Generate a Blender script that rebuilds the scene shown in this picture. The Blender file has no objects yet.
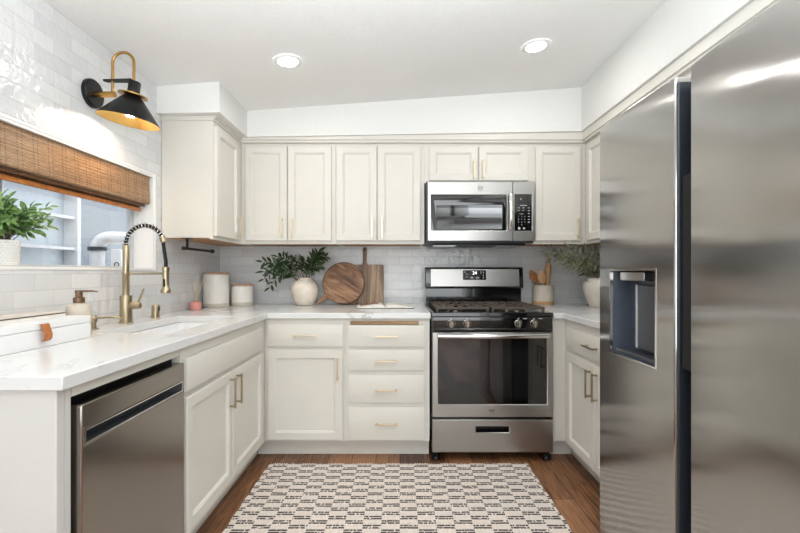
import bpy, bmesh, math, random
from mathutils import Vector, Matrix
random.seed(7)
S = bpy.context.scene
COL = S.collection
# ------------------------------------------------------------------ camera
CAMH = 1.175
cd = bpy.data.cameras.new('camera'); cam = bpy.data.objects.new('camera', cd); COL.objects.link(cam)
cd.sensor_width = 36; cd.lens = 20.0; cd.clip_start = 0.02
cam.location = (0, 0, CAMH); cam.rotation_euler = (math.pi/2, 0, 0)
cd.shift_x = 0.0; cd.shift_y = 0.0069
S.camera = cam
# ------------------------------------------------------------------ world + lamps
W = bpy.data.worlds.new('sky'); S.world = W; W.use_nodes = True
W.node_tree.nodes['Background'].inputs[0].default_value = (0.95, 0.975, 1.0, 1)
W.node_tree.nodes['Background'].inputs[1].default_value = 1.6
def area(name, loc, target, sx, sy, power, col=(1, 1, 1)):
    l = bpy.data.lights.new(name, 'AREA'); l.shape = 'RECTANGLE'; l.size = sx; l.size_y = sy; l.energy = power; l.color = col
    o = bpy.data.objects.new(name, l); COL.objects.link(o); o.location = loc
    o.rotation_euler = (Vector(target)-Vector(loc)).to_track_quat('-Z', 'Y').to_euler()
    return o
area('rear_fill', (0.1, -2.9, 1.3), (0.1, 3.0, 1.15), 2.9, 2.1, 54, (0.90, 0.965, 1))  # added soft frontal fill behind the camera; the rear wall has no window
area('ceiling_fill', (0.1, 0.35, 1.62), (0.1, 0.62, 2.42), 1.7, 1.0, 37, (0.89, 0.96, 1)).data.spread = math.radians(152)  # added unseen lamp facing up, lifts the ceiling and its bounce
S.view_settings.view_transform = 'Standard'; S.view_settings.look = 'None'
S.view_settings.gamma = 1; S.view_settings.use_curve_mapping = False
S.view_settings.exposure = 0.56
# ------------------------------------------------------------------ dimensions (metres)
XL, XR, YB, YR = -1.45, 1.65, 3.58, -3.0
def zc(x): return 2.384 + 0.0703*x
CT, CB = 0.919, 0.883         # counter top / underside
# ------------------------------------------------------------------ materials
def srgb(r, g, b):
    f = lambda c: (c/255/12.92) if c/255 <= .04045 else ((c/255+.055)/1.055)**2.4
    return (f(r), f(g), f(b), 1)
def newmat(name):
    m = bpy.data.materials.new(name); m.use_nodes = True
    nt = m.node_tree; b = nt.nodes['Principled BSDF']
    return m, nt, b
def N(nt, t, **k):
    n = nt.nodes.new(t)
    for a, v in k.items(): setattr(n, a, v)
    return n
def L(nt, a, b): nt.links.new(a, b)
def math_node(nt, op, a, b=None, c=None):
    n = N(nt, 'ShaderNodeMath', operation=op)
    for i, v in enumerate((a, b, c)):
        if v is None: continue
        if isinstance(v, (int, float)): n.inputs[i].default_value = v
        else: L(nt, v, n.inputs[i])
    return n.outputs[0]
def ramp(nt, fac, stops):
    r = N(nt, 'ShaderNodeValToRGB'); L(nt, fac, r.inputs[0])
    e = r.color_ramp.elements
    while len(e) < len(stops): e.new(0.5)
    for i, (p, c) in enumerate(stops): e[i].position = p; e[i].color = c
    return r.outputs[0]
def objco(nt, scale=(1, 1, 1), rot=(0, 0, 0), loc=(0, 0, 0)):
    t = N(nt, 'ShaderNodeTexCoord'); mp = N(nt, 'ShaderNodeMapping')
    mp.inputs['Scale'].default_value = scale; mp.inputs['Rotation'].default_value = rot; mp.inputs['Location'].default_value = loc
    L(nt, t.outputs['Object'], mp.inputs[0]); return mp.outputs[0]
def noise(nt, co, scale, detail=3, rough=.5, dist=0):
    n = N(nt, 'ShaderNodeTexNoise'); n.inputs['Scale'].default_value = scale; n.inputs['Detail'].default_value = detail
    n.inputs['Roughness'].default_value = rough; n.inputs['Distortion'].default_value = dist
    if co: L(nt, co, n.inputs['Vector'])
    return n.outputs['Fac']
def bump(nt, b, h, strength=.2, dist=.01):
    n = N(nt, 'ShaderNodeBump'); n.inputs['Strength'].default_value = strength; n.inputs['Distance'].default_value = dist
    L(nt, h, n.inputs['Height']); L(nt, n.outputs[0], b.inputs['Normal'])
def plain(name, rgb, rough=.5, metal=0, var=.04, scale=30, coat=0, bmp=0):
    """one colour with a faint procedural mottle"""
    m, nt, b = newmat(name); c = srgb(*rgb)
    f = noise(nt, objco(nt), scale)
    lo = tuple(x*(1-var) for x in c[:3])+(1,); hi = tuple(min(1, x*(1+var)) for x in c[:3])+(1,)
    L(nt, ramp(nt, f, [(.3, lo), (.7, hi)]), b.inputs['Base Color'])
    b.inputs['Roughness'].default_value = rough; b.inputs['Metallic'].default_value = metal
    b.inputs['Coat Weight'].default_value = coat
    if bmp: bump(nt, b, f, bmp, .004)
    return m
def steel(name, rgb, rough=.28, stretch=(1, 1, 200), aniso=0, axis='Z', rot=0, wave=0):
    m, nt, b = newmat(name); c = srgb(*rgb)
    f = noise(nt, objco(nt, stretch), 6, 4)
    L(nt, ramp(nt, f, [(.3, tuple(x*.965 for x in c[:3])+(1,)), (.7, c)]), b.inputs['Base Color'])
    b.inputs['Metallic'].default_value = 1
    r = N(nt, 'ShaderNodeMapRange'); L(nt, f, r.inputs[0]); r.inputs[3].default_value = rough*.85; r.inputs[4].default_value = rough*1.15
    L(nt, r.outputs[0], b.inputs['Roughness'])
    if aniso:
        b.inputs['Anisotropic'].default_value = aniso; b.inputs['Anisotropic Rotation'].default_value = rot
        t = N(nt, 'ShaderNodeTangent', direction_type='RADIAL', axis=axis); L(nt, t.outputs[0], b.inputs['Tangent'])
    if wave:
        bump(nt, b, noise(nt, objco(nt, (1, 1.2, 4)), 3.0, 1), wave, .02)
    return m
def tilemat(name, ax):
    m, nt, b = newmat(name)
    t = N(nt, 'ShaderNodeTexCoord'); sp = N(nt, 'ShaderNodeSeparateXYZ'); L(nt, t.outputs['Object'], sp.inputs[0])
    cb = N(nt, 'ShaderNodeCombineXYZ'); L(nt, sp.outputs[ax], cb.inputs[0])
    L(nt, math_node(nt, 'ADD', sp.outputs[2], .0125), cb.inputs[1])
    br = N(nt, 'ShaderNodeTexBrick'); br.offset = .5
    L(nt, cb.outputs[0], br.inputs['Vector'])
    for k, v in (('Scale', 1), ('Mortar Size', .0011), ('Mortar Smooth', .3), ('Brick Width', .196), ('Row Height', .0655), ('Bias', 0)): br.inputs[k].default_value = v
    br.inputs['Color1'].default_value = srgb(232, 232, 231); br.inputs['Color2'].default_value = srgb(217, 217, 218); br.inputs['Mortar'].default_value = srgb(208, 205, 201)
    L(nt, br.outputs['Color'], b.inputs['Base Color'])
    b.inputs['Roughness'].default_value = .13
    n1 = noise(nt, objco(nt), 30, 2)
    h = math_node(nt, 'SUBTRACT', math_node(nt, 'MULTIPLY', n1, .55), math_node(nt, 'MULTIPLY', br.outputs['Fac'], .35))
    bump(nt, b, h, .6, .014)
    return m
def quartz():
    m, nt, b = newmat('white_quartz'); co = objco(nt)
    n = noise(nt, co, 2.1, 6, .6, .9)
    v = math_node(nt, 'ABSOLUTE', math_node(nt, 'SUBTRACT', n, .5))
    k = noise(nt, objco(nt, loc=(3, 1, 2)), 1.7, 2)
    mask = ramp(nt, k, [(.44, (0, 0, 0, 1)), (.58, (1, 1, 1, 1))])
    vein = ramp(nt, v, [(0, (1, 1, 1, 1)), (.016, (0, 0, 0, 1))])
    f = math_node(nt, 'MULTIPLY', math_node(nt, 'MULTIPLY', vein, mask), .62)
    mx = N(nt, 'ShaderNodeMix', data_type='RGBA'); L(nt, f, mx.inputs['Factor'])
    mx.inputs['A'].default_value = srgb(224, 224, 223); mx.inputs['B'].default_value = srgb(158, 152, 148)
    L(nt, mx.outputs['Result'], b.inputs['Base Color']); b.inputs['Roughness'].default_value = .18
    return m
def floormat():
    m, nt, b = newmat('brown_wood_planks')
    t = N(nt, 'ShaderNodeTexCoord'); sp = N(nt, 'ShaderNodeSeparateXYZ'); L(nt, t.outputs['Object'], sp.inputs[0])
    cb = N(nt, 'ShaderNodeCombineXYZ'); L(nt, sp.outputs[1], cb.inputs[0]); L(nt, sp.outputs[0], cb.inputs[1])
    br = N(nt, 'ShaderNodeTexBrick'); br.offset = .37; L(nt, cb.outputs[0], br.inputs['Vector'])
    for k, v in (('Scale', 1), ('Mortar Size', .0018), ('Mortar Smooth', .1), ('Brick Width', 1.15), ('Row Height', .15), ('Bias', 0)): br.inputs[k].default_value = v
    br.inputs['Color1'].default_value = (0, 0, 0, 1); br.inputs['Color2'].default_value = (1, 1, 1, 1); br.inputs['Mortar'].default_value = (.5, .5, .5, 1)
    g = noise(nt, objco(nt, (22, 1.6, 1)), 3.2, 6, .62, .7)
    f = math_node(nt, 'ADD', math_node(nt, 'MULTIPLY', g, .85), math_node(nt, 'MULTIPLY', br.outputs['Color'], .38))
    c = ramp(nt, f, [(.3, srgb(46, 28, 18)), (.5, srgb(96, 62, 40)), (.76, srgb(164, 116, 80))])
    mx = N(nt, 'ShaderNodeMix', data_type='RGBA'); L(nt, br.outputs['Fac'], mx.inputs['Factor']); L(nt, c, mx.inputs['A']); mx.inputs['B'].default_value = srgb(42, 27, 18)
    L(nt, mx.outputs['Result'], b.inputs['Base Color']); b.inputs['Roughness'].default_value = .42
    bump(nt, b, math_node(nt, 'SUBTRACT', math_node(nt, 'MULTIPLY', g, .3), br.outputs['Fac']), .25, .003)
    return m
def woodmat(name, dark, mid, light, stretch=(2, 2, 26), scale=3, rough=.5, rot=(0, 0, 0)):
    m, nt, b = newmat(name)
    co = objco(nt, (1, 1, 1), rot); mp = N(nt, 'ShaderNodeMapping'); mp.inputs['Scale'].default_value = stretch; L(nt, co, mp.inputs[0])
    g = noise(nt, mp.outputs[0], scale, 6, .62, .8)
    L(nt, ramp(nt, g, [(.3, srgb(*dark)), (.5, srgb(*mid)), (.72, srgb(*light))]), b.inputs['Base Color'])
    b.inputs['Roughness'].default_value = rough; bump(nt, b, g, .15, .003); return m
def rugmat():
    m, nt, b = newmat('woven_cotton_rug')
    t = N(nt, 'ShaderNodeTexCoord'); sp = N(nt, 'ShaderNodeSeparateXYZ'); L(nt, t.outputs['Object'], sp.inputs[0])
    x, y = sp.outputs[0], sp.outputs[1]
    wob = noise(nt, objco(nt), 26, 2)
    xw = math_node(nt, 'ADD', x, math_node(nt, 'MULTIPLY', wob, .003)); yw = math_node(nt, 'ADD', y, math_node(nt, 'MULTIPLY', wob, .005))
    u = math_node(nt, 'DIVIDE', xw, .0845); v = math_node(nt, 'DIVIDE', yw, .0375)
    par = math_node(nt, 'MODULO', math_node(nt, 'ADD', math_node(nt, 'ADD', math_node(nt, 'FLOOR', u), math_node(nt, 'FLOOR', v)), 400), 2)
    fv = math_node(nt, 'FRACT', math_node(nt, 'MULTIPLY', v, 2)); st = math_node(nt, 'GREATER_THAN', fv, .34)
    dash = math_node(nt, 'GREATER_THAN', noise(nt, objco(nt, (1, .35, 1)), 105, 1), .40)
    f = math_node(nt, 'MULTIPLY', math_node(nt, 'MULTIPLY', par, st), dash)
    tone = ramp(nt, noise(nt, objco(nt, (60, 4, 1)), 4, 2), [(.3, srgb(220, 205, 194)), (.7, srgb(238, 228, 219))])
    mx = N(nt, 'ShaderNodeMix', data_type='RGBA'); L(nt, f, mx.inputs['Factor']); L(nt, tone, mx.inputs['A']); mx.inputs['B'].default_value = srgb(68, 60, 57)
    L(nt, mx.outputs['Result'], b.inputs['Base Color']); b.inputs['Roughness'].default_value = .95
    rib = math_node(nt, 'SINE', math_node(nt, 'MULTIPLY', y, 6.2832/.0125)); bump(nt, b, math_node(nt, 'ADD', rib, math_node(nt, 'MULTIPLY', f, -1)), .5, .004)
    return m
def bamboomat(name, cols, period=.0065):
    m, nt, b = newmat(name)
    t = N(nt, 'ShaderNodeTexCoord'); sp = N(nt, 'ShaderNodeSeparateXYZ'); L(nt, t.outputs['Object'], sp.inputs[0])
    y, z = sp.outputs[1], sp.outputs[2]
    slat = noise(nt, objco(nt, (1, .9, 120)), 2.2, 3, .6)
    grain = noise(nt, objco(nt, (1, 10, 60)), 3, 3)
    fy_ = math_node(nt, 'FRACT', math_node(nt, 'DIVIDE', y, .075)); th = math_node(nt, 'MAXIMUM', math_node(nt, 'GREATER_THAN', fy_, .93), math_node(nt, 'COMPARE', fy_, .68, .035))
    dash = math_node(nt, 'GREATER_THAN', math_node(nt, 'FRACT', math_node(nt, 'DIVIDE', z, .011)), .45)
    f = math_node(nt, 'SUBTRACT', math_node(nt, 'ADD', math_node(nt, 'MULTIPLY', slat, .7), math_node(nt, 'MULTIPLY', grain, .3)), math_node(nt, 'MULTIPLY', math_node(nt, 'MULTIPLY', th, dash), .16))
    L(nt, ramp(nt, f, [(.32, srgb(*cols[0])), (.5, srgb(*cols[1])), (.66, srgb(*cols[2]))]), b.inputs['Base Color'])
    b.inputs['Roughness'].default_value = .6
    bump(nt, b, math_node(nt, 'SINE', math_node(nt, 'MULTIPLY', z, 6.2832/period)), .35, .003); return m
def gradmat(name, stops, z0, z1, rough=.4):
    """glazed pottery whose glaze stops at a line: colour bands by height on the pot itself"""
    m, nt, b = newmat(name)
    t = N(nt, 'ShaderNodeTexCoord'); sp = N(nt, 'ShaderNodeSeparateXYZ'); L(nt, t.outputs['Object'], sp.inputs[0])
    f = math_node(nt, 'DIVIDE', math_node(nt, 'SUBTRACT', sp.outputs[2], z0), z1-z0)
    r = N(nt, 'ShaderNodeValToRGB'); L(nt, f, r.inputs[0]); r.color_ramp.interpolation = 'CONSTANT'; e = r.color_ramp.elements
    while len(e) < len(stops): e.new(.5)
    for i, (p, c) in enumerate(stops): e[i].position = p; e[i].color = srgb(*c)
    n = noise(nt, objco(nt), 45, 3); mx = N(nt, 'ShaderNodeMix', data_type='RGBA', blend_type='MULTIPLY'); mx.inputs['Factor'].default_value = 1
    L(nt, r.outputs[0], mx.inputs['A']); L(nt, ramp(nt, n, [(.3, (.93, .92, .91, 1)), (.6, (1, 1, 1, 1))]), mx.inputs['B'])
    L(nt, mx.outputs['Result'], b.inputs['Base Color']); b.inputs['Roughness'].default_value = rough; return m
def glow(name, col, s):
    m, nt, b = newmat(name); b.inputs['Base Color'].default_value = (1, 1, 1, 1)
    b.inputs['Emission Color'].default_value = col; b.inputs['Emission Strength'].default_value = s; return m
def glassmat(name, tint=(1, 1, 1, 1), rough=0):
    m, nt, b = newmat(name); b.inputs['Base Color'].default_value = tint; b.inputs['Roughness'].default_value = rough
    b.inputs['Transmission Weight'].default_value = 1; b.inputs['IOR'].default_value = 1.45; return m
def leafmat(name, a, c, z=60):
    m, nt, b = newmat(name); L(nt, ramp(nt, noise(nt, objco(nt), z, 2), [(.32, srgb(*a)), (.68, srgb(*c))]), b.inputs['Base Color'])
    b.inputs['Roughness'].default_value = .42; return m
M = dict(
    paint=plain('greige_cabinet_paint', (221, 217, 208), .42, var=.015, scale=8),
    wall=plain('white_wall_paint', (230, 229, 226), .7, var=.012, scale=40, bmp=.05),
    ceil=plain('textured_ceiling_paint', (240, 239, 237), .85, var=.03, scale=120, bmp=.35),
    trim=plain('white_trim_paint', (242, 241, 239), .4, var=.01),
    end=plain('white_end_panel', (211, 209, 205), .45, var=.012, scale=6),
    raw=woodmat('unfinished_plywood', (150, 104, 68), (184, 138, 96), (206, 164, 120), (3, 20, 3)),
    gap=plain('shadow_gap_black', (6, 6, 6), .8),
    tileL=tilemat('glazed_subway_tile_side', 1), tileB=tilemat('glazed_subway_tile_back', 0),
    quartz=quartz(), floor=floormat(), rug=rugmat(),
    brass=steel('brushed_brass', (180, 165, 138), .3, (60, 60, 2)),
    gold=steel('champagne_gold', (222, 206, 176), .3, (60, 60, 2)),
    bronze=plain('brown_bronze_plastic', (112, 84, 62), .35, .3),
    black=plain('matte_black_metal', (22, 22, 23), .4, .4, var=.1),
    enamel=plain('black_enamel', (10, 10, 11), .12, 0, coat=.6),
    iron=plain('cast_iron', (88, 77, 69), .62, .2, var=.25, scale=80, bmp=.2),
    pane=plain('smoked_oven_pane', (20, 20, 20), .06, 0, coat=1), glassblk=plain('black_oven_glass', (9, 9, 10), .05, 0, coat=1),
    ss=steel('stainless_steel', (174, 172, 169), .31, (2, 2, 70)),
    ssbright=steel('polished_steel', (222, 221, 220), .16, (2, 2, 70)),
    ssdark=steel('dark_stainless_steel', (152, 145, 137), .2, (2, 2, 40), wave=.03),
    fridge=steel('fridge_stainless', (180, 178, 175), .165, (1, 2, 60), aniso=1.0, axis='Z', rot=0, wave=.03),
    dgrey=plain('dark_grey_plastic', (58, 60, 64), .4), slate=plain('slate_dark_plastic', (44, 48, 55), .35), agedbrass=steel('aged_brass', (182, 142, 82), .3, (60, 60, 2)), bluegrey=plain('slate_grey_plastic', (64, 72, 84), .35),
    lgrey=plain('light_grey_plastic', (176, 178, 182), .4),
    sinkw=plain('white_fireclay', (240, 240, 240), .2, coat=.4),
    ceramic=plain('cream_ceramic', (236, 224, 208), .62, var=.07, scale=28, bmp=.1),
    ceramicw=plain('ivory_ceramic', (226, 217, 203), .5, var=.06, scale=24, bmp=.08),
    soap=plain('beige_stoneware', (205, 194, 178), .5, var=.05),
    pot=plain('white_embossed_pot', (222, 219, 214), .55),
    leather=plain('tan_leather', (178, 108, 58), .55, var=.15, scale=60, bmp=.15),
    boxw=plain('white_lacquer', (238, 237, 236), .4, var=.01),
    paper=plain('book_paper', (238, 233, 224), .8, var=.03), print=plain('brown_photo_print', (128, 88, 66), .6, var=.35, scale=50),
    cover=plain('cream_magazine_cover', (222, 210, 196), .35, var=.12, scale=14), dkcover=plain('dark_cover_edge', (58, 52, 50), .5),
    pink=plain('pink_glass', (222, 150, 140), .15, coat=.5), reed=plain('pale_reed', (206, 184, 150), .7),
    board=woodmat('striped_mango_wood', (70, 44, 28), (136, 94, 62), (190, 150, 112), (10, 10, 1.6), 2.6, rot=(0, math.radians(62), 0)),
    board2=woodmat('greyed_acacia', (92, 70, 54), (148, 120, 96), (198, 172, 142), (13, 6, .8), 2.2),
    edge=woodmat('dark_bark_edge', (52, 34, 22), (80, 54, 36), (110, 78, 54)),
    pull=woodmat('pull_out_board', (120, 86, 52), (158, 122, 80), (186, 150, 106), (2, 20, 20)),
    spoon=woodmat('olive_wood', (104, 60, 30), (158, 100, 54), (196, 140, 88), (14, 14, 2)),
    spoon2=woodmat('beech_wood', (172, 124, 82), (200, 154, 110), (220, 180, 140), (14, 14, 2)),
    lid=woodmat('acacia_lid', (150, 112, 84), (184, 150, 120), (208, 178, 150), (20, 4, 4)),
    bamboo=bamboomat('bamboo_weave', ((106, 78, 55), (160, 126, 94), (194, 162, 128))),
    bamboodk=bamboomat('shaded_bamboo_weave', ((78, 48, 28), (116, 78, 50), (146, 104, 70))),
    rail=woodmat('orange_varnished_rail', (164, 92, 34), (196, 116, 46), (214, 136, 62), (4, 4, 4), 6),
    leafA=leafmat('dark_ruscus_leaf', (26, 46, 24), (58, 84, 46)), leafB=leafmat('olive_leaf', (70, 78, 54), (136, 140, 106)),
    leafC=leafmat('fresh_green_leaf', (66, 106, 50), (146, 180, 106)), twig=plain('brown_twig', (82, 66, 44), .7),
    bulb=glow('warm_bulb', (1, .97, .92, 1), 55), lens=glow('downlight_lens', (1, .98, .95, 1), 80),
    digit=glow('lit_digits', (.75, .8, 1, 1), 1.6), white=plain('white_print', (205, 205, 210), .5),
    glass=glassmat('window_glass', (.97, .985, .985, 1)), cglass=glassmat('clear_glass'),
    vinyl=plain('grey_vinyl_frame', (196, 199, 202), .4),
    ext=plain('outdoor_white_paint', (196, 206, 214), .7), extg=plain('outdoor_grey_stucco', (158, 166, 174), .8, var=.05, bmp=.2),
    pvc=plain('white_pvc', (226, 228, 230), .4), concrete=plain('concrete', (150, 148, 144), .9, var=.1), goldin=steel('gold_leaf_inside', (232, 190, 112), .38, (8, 8, 8)),
)
# ------------------------------------------------------------------ mesh helpers
class MB:
    def __init__(s): s.v = []; s.f = []; s.mi = []; s.cur = 0
    def add(s, vs, fs):
        o = len(s.v); s.v += [tuple(p) for p in vs]; s.f += [tuple(i+o for i in f) for f in fs]; s.mi += [s.cur]*len(fs); return s
    def box(s, x0, x1, y0, y1, z0, z1):
        return s.add([(x0, y0, z0), (x1, y0, z0), (x1, y1, z0), (x0, y1, z0), (x0, y0, z1), (x1, y0, z1), (x1, y1, z1), (x0, y1, z1)],
                     [(0, 3, 2, 1), (4, 5, 6, 7), (0, 1, 5, 4), (1, 2, 6, 5), (2, 3, 7, 6), (3, 0, 4, 7)])
    def lathe(s, c, prof, seg=32, axis='Z'):
        """profile of (radius, height) about an axis through c; closed if it starts and ends at r = 0"""
        vs, fs, rings = [], [], []
        for r, h in prof:
            if r < 1e-6: rings.append([len(vs)]); vs.append((0, 0, h))
            else:
                rings.append(list(range(len(vs), len(vs)+seg)))
                vs += [(r*math.cos(2*math.pi*i/seg), r*math.sin(2*math.pi*i/seg), h) for i in range(seg)]
        for a, b in zip(rings, rings[1:]):
            for i in range(seg):
                j = (i+1) % seg
                if len(a) == 1 and len(b) == 1: continue
                if len(a) == 1: fs.append((a[0], b[j], b[i]))
                elif len(b) == 1: fs.append((a[i], a[j], b[0]))
                else: fs.append((a[i], a[j], b[j], b[i]))
        if isinstance(axis, str): axis = {'Z': Matrix.Identity(3), 'X': Matrix.Rotation(math.pi/2, 3, 'Y'), 'Y': Matrix.Rotation(-math.pi/2, 3, 'X')}[axis]
        R = axis
        return s.add([R @ Vector(p)+Vector(c) for p in vs], fs)
    def cyl(s, c, r, h, seg=24, axis='Z'): return s.lathe(c, [(0, 0), (r, 0), (r, h), (0, h)], seg, axis)
    def tube(s, pts, r, seg=10, cap=True):
        pts = [Vector(p) for p in pts]; n = len(pts); rs = r if isinstance(r, (list, tuple)) else [r]*n
        t0 = (pts[1]-pts[0]).normalized(); u = t0.orthogonal().normalized(); vs, fs = [], []
        for i, p in enumerate(pts):
            t = (pts[min(i+1, n-1)]-pts[max(i-1, 0)]).normalized(); u = (u-t*u.dot(t)).normalized(); w = t.cross(u)
            vs += [p+(u*math.cos(2*math.pi*k/seg)+w*math.sin(2*math.pi*k/seg))*rs[i] for k in range(seg)]
        for i in range(n-1):
            for k in range(seg):
                q = (k+1) % seg; fs.append((i*seg+k, i*seg+q, (i+1)*seg+q, (i+1)*seg+k))
        if cap: fs += [tuple(range(seg-1, -1, -1)), tuple((n-1)*seg+k for k in range(seg))]
        return s.add(vs, fs)
    def prism(s, poly, w0, w1, fn):
        """polygon (u,v) counter-clockwise, extruded from w0 to w1; fn(u,v,w) -> xyz"""
        n = len(poly)
        return s.add([fn(u, v, w0) for u, v in poly]+[fn(u, v, w1) for u, v in poly],
                     [tuple(range(n-1, -1, -1)), tuple(range(n, 2*n))]+[(i, (i+1) % n, n+(i+1) % n, n+i) for i in range(n)])
    def slab(s, us, vs, keep, w0, w1, fn):
        """grid slab with cells left out: a wall with an opening, a worktop with a sink cut-out"""
        ids, P, F = {}, [], []
        def g(i, j, k):
            if (i, j, k) not in ids: ids[i, j, k] = len(P); P.append(fn(us[i], vs[j], w1 if k else w0))
            return ids[i, j, k]
        K = lambda i, j: 0 <= i < len(us)-1 and 0 <= j < len(vs)-1 and keep(i, j)
        for i in range(len(us)-1):
            for j in range(len(vs)-1):
                if not K(i, j): continue
                F += [(g(i, j, 1), g(i+1, j, 1), g(i+1, j+1, 1), g(i, j+1, 1)), (g(i, j, 0), g(i, j+1, 0), g(i+1, j+1, 0), g(i+1, j, 0))]
                if not K(i-1, j): F.append((g(i, j, 0), g(i, j, 1), g(i, j+1, 1), g(i, j+1, 0)))
                if not K(i+1, j): F.append((g(i+1, j, 0), g(i+1, j+1, 0), g(i+1, j+1, 1), g(i+1, j, 1)))
                if not K(i, j-1): F.append((g(i, j, 0), g(i+1, j, 0), g(i+1, j, 1), g(i, j, 1)))
                if not K(i, j+1): F.append((g(i, j+1, 0), g(i, j+1, 1), g(i+1, j+1, 1), g(i+1, j+1, 0)))
        return s.add(P, F)
    def rings(s, rs, cap0=True, cap1=True):
        n = len(rs[0]); vs = [p for r in rs for p in r]; fs = []
        for a in range(len(rs)-1):
            for i in range(n):
                j = (i+1) % n; fs.append((a*n+i, a*n+j, (a+1)*n+j, (a+1)*n+i))
        if cap0: fs.append(tuple(range(n-1, -1, -1)))
        if cap1: fs.append(tuple((len(rs)-1)*n+i for i in range(n)))
        return s.add(vs, fs)
    def text(s, body, size, fn, extrude=.0006):
        c = bpy.data.curves.new('t', 'FONT'); c.body = body; c.size = size; c.extrude = extrude; c.align_x = 'CENTER'; c.align_y = 'CENTER'
        o = bpy.data.objects.new('t', c); COL.objects.link(o); bpy.context.view_layer.update()
        me = bpy.data.meshes.new_from_object(o.evaluated_get(bpy.context.evaluated_depsgraph_get()))
        s.add([fn(*v.co) for v in me.vertices], [tuple(p.vertices) for p in me.polygons])
        bpy.data.objects.remove(o); bpy.data.curves.remove(c); bpy.data.meshes.remove(me); return s
    def build(s, name, mat, parent=None, bevel=0, smooth=40, seg=2, fix=True):
        off = Vector((0, 0, 0)); p = parent
        while p: off += p.location; p = p.parent
        if parent is None: off = Vector((0, 0, 0))
        me = bpy.data.meshes.new(name); me.from_pydata([tuple(Vector(v)-off) for v in s.v], [], s.f)
        mats = mat if isinstance(mat, list) else [mat]
        for mm in mats: me.materials.append(mm)
        if len(mats) > 1: me.polygons.foreach_set('material_index', s.mi)
        if fix:
            bm = bmesh.new(); bm.from_mesh(me); bmesh.ops.recalc_face_normals(bm, faces=bm.faces); bm.to_mesh(me); bm.free()
        if smooth: me.shade_smooth(); me.set_sharp_from_angle(angle=math.radians(smooth))
        o = bpy.data.objects.new(name, me); COL.objects.link(o)
        if parent: o.parent = parent
        if bevel:
            b = o.modifiers.new('bevel', 'BEVEL'); b.width = bevel; b.segments = seg; b.limit_method = 'ANGLE'; b.angle_limit = math.radians(35); b.use_clamp_overlap = True
        return o
def tag(o, label, cat, group=None):
    o['label'] = label; o['category'] = cat
    if group: o['group'] = group
    return o
def thing(name, loc, label, cat, group=None):
    o = bpy.data.objects.new(name, None); COL.objects.link(o); o.location = loc; o.empty_display_size = .05
    return tag(o, label, cat, group)
def struct(o): o['kind'] = 'structure'; return o
def lab(o, t): o['label'] = t; return o
def copy_tree(o, parent=None):
    c = o.copy(); COL.objects.link(c)
    if parent: c.parent = parent
    for ch in list(o.children): copy_tree(ch, c)
    return c
# frames: how a front's (u along, v up, n outwards) maps into the room
def F_back(y): return lambda u, v, n: (u, y-n, v)          # faces the camera (-Y)
def F_left(x): return lambda u, v, n: (x+n, u, v)          # left run, faces +X
def F_right(x): return lambda u, v, n: (x-n, u, v)         # right run, faces -X
def xyz(x, y, z): return (x, y, z)
def rect(fn, u0, u1, v0, v1, n): return [fn(u0, v0, n), fn(u1, v0, n), fn(u1, v1, n), fn(u0, v1, n)]
def front(mb, fn, u0, u1, v0, v1, t=.02, rail=.047, shaker=True):
    """a shaker door / slab drawer front standing t proud of the face frame"""
    e = .0025
    R = [rect(fn, u0, u1, v0, v1, .0006), rect(fn, u0, u1, v0, v1, t-e), rect(fn, u0+e, u1-e, v0+e, v1-e, t)]
    if shaker:
        a = rail
        R += [rect(fn, u0+a, u1-a, v0+a, v1-a, t), rect(fn, u0+a+.002, u1-a-.002, v0+a+.002, v1-a-.002, t-.005),
              rect(fn, u0+a+.006, u1-a-.006, v0+a+.006, v1-a-.006, t-.0055), rect(fn, u0+a+.010, u1-a-.010, v0+a+.010, v1-a-.010, t-.0125)]
    else:
        R = R[:2]+[rect(fn, u0+.007, u1-.007, v0+.007, v1-.007, t)]
    mb.rings(R); return mb
def pull(fn, u, v, length, vertical, base, parent, mat='gold', name='handle'):
    """square bar pull on two posts"""
    mb = MB(); h = length/2; r = .0045; out = .032
    def bx(u0, u1, v0, v1, n0, n1): mb.rings([rect(fn, u0, u1, v0, v1, n0), rect(fn, u0, u1, v0, v1, n1)])
    if vertical:
        bx(u-r, u+r, v-h, v+h, base+out-2*r, base+out)
        for q in (-h+.010, h-.010): bx(u-r, u+r, v+q-r, v+q+r, base-.0005, base+out-r)
    else:
        bx(u-h, u+h, v-r, v+r, base+out-2*r, base+out)
        for q in (-h+.010, h-.010): bx(u+q-r, u+q+r, v-r, v+r, base-.0005, base+out-r)
    return mb.build(name, M[mat], parent, bevel=.0012)
def arcpts(c, r, a0, a1, n, u, w):
    c, u, w = Vector(c), Vector(u), Vector(w)
    return [c+u*(r*math.cos(a0+(a1-a0)*i/n))+w*(r*math.sin(a0+(a1-a0)*i/n)) for i in range(n+1)]
def rrect(x0, x1, y0, y1, r, n=5):
    P = []
    for cx, cy, a in ((x1-r, y0+r, -90), (x1-r, y1-r, 0), (x0+r, y1-r, 90), (x0+r, y0+r, 180)):
        P += [(cx+r*math.cos(math.radians(a+90*i/n)), cy+r*math.sin(math.radians(a+90*i/n))) for i in range(n+1)]
    return P
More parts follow.
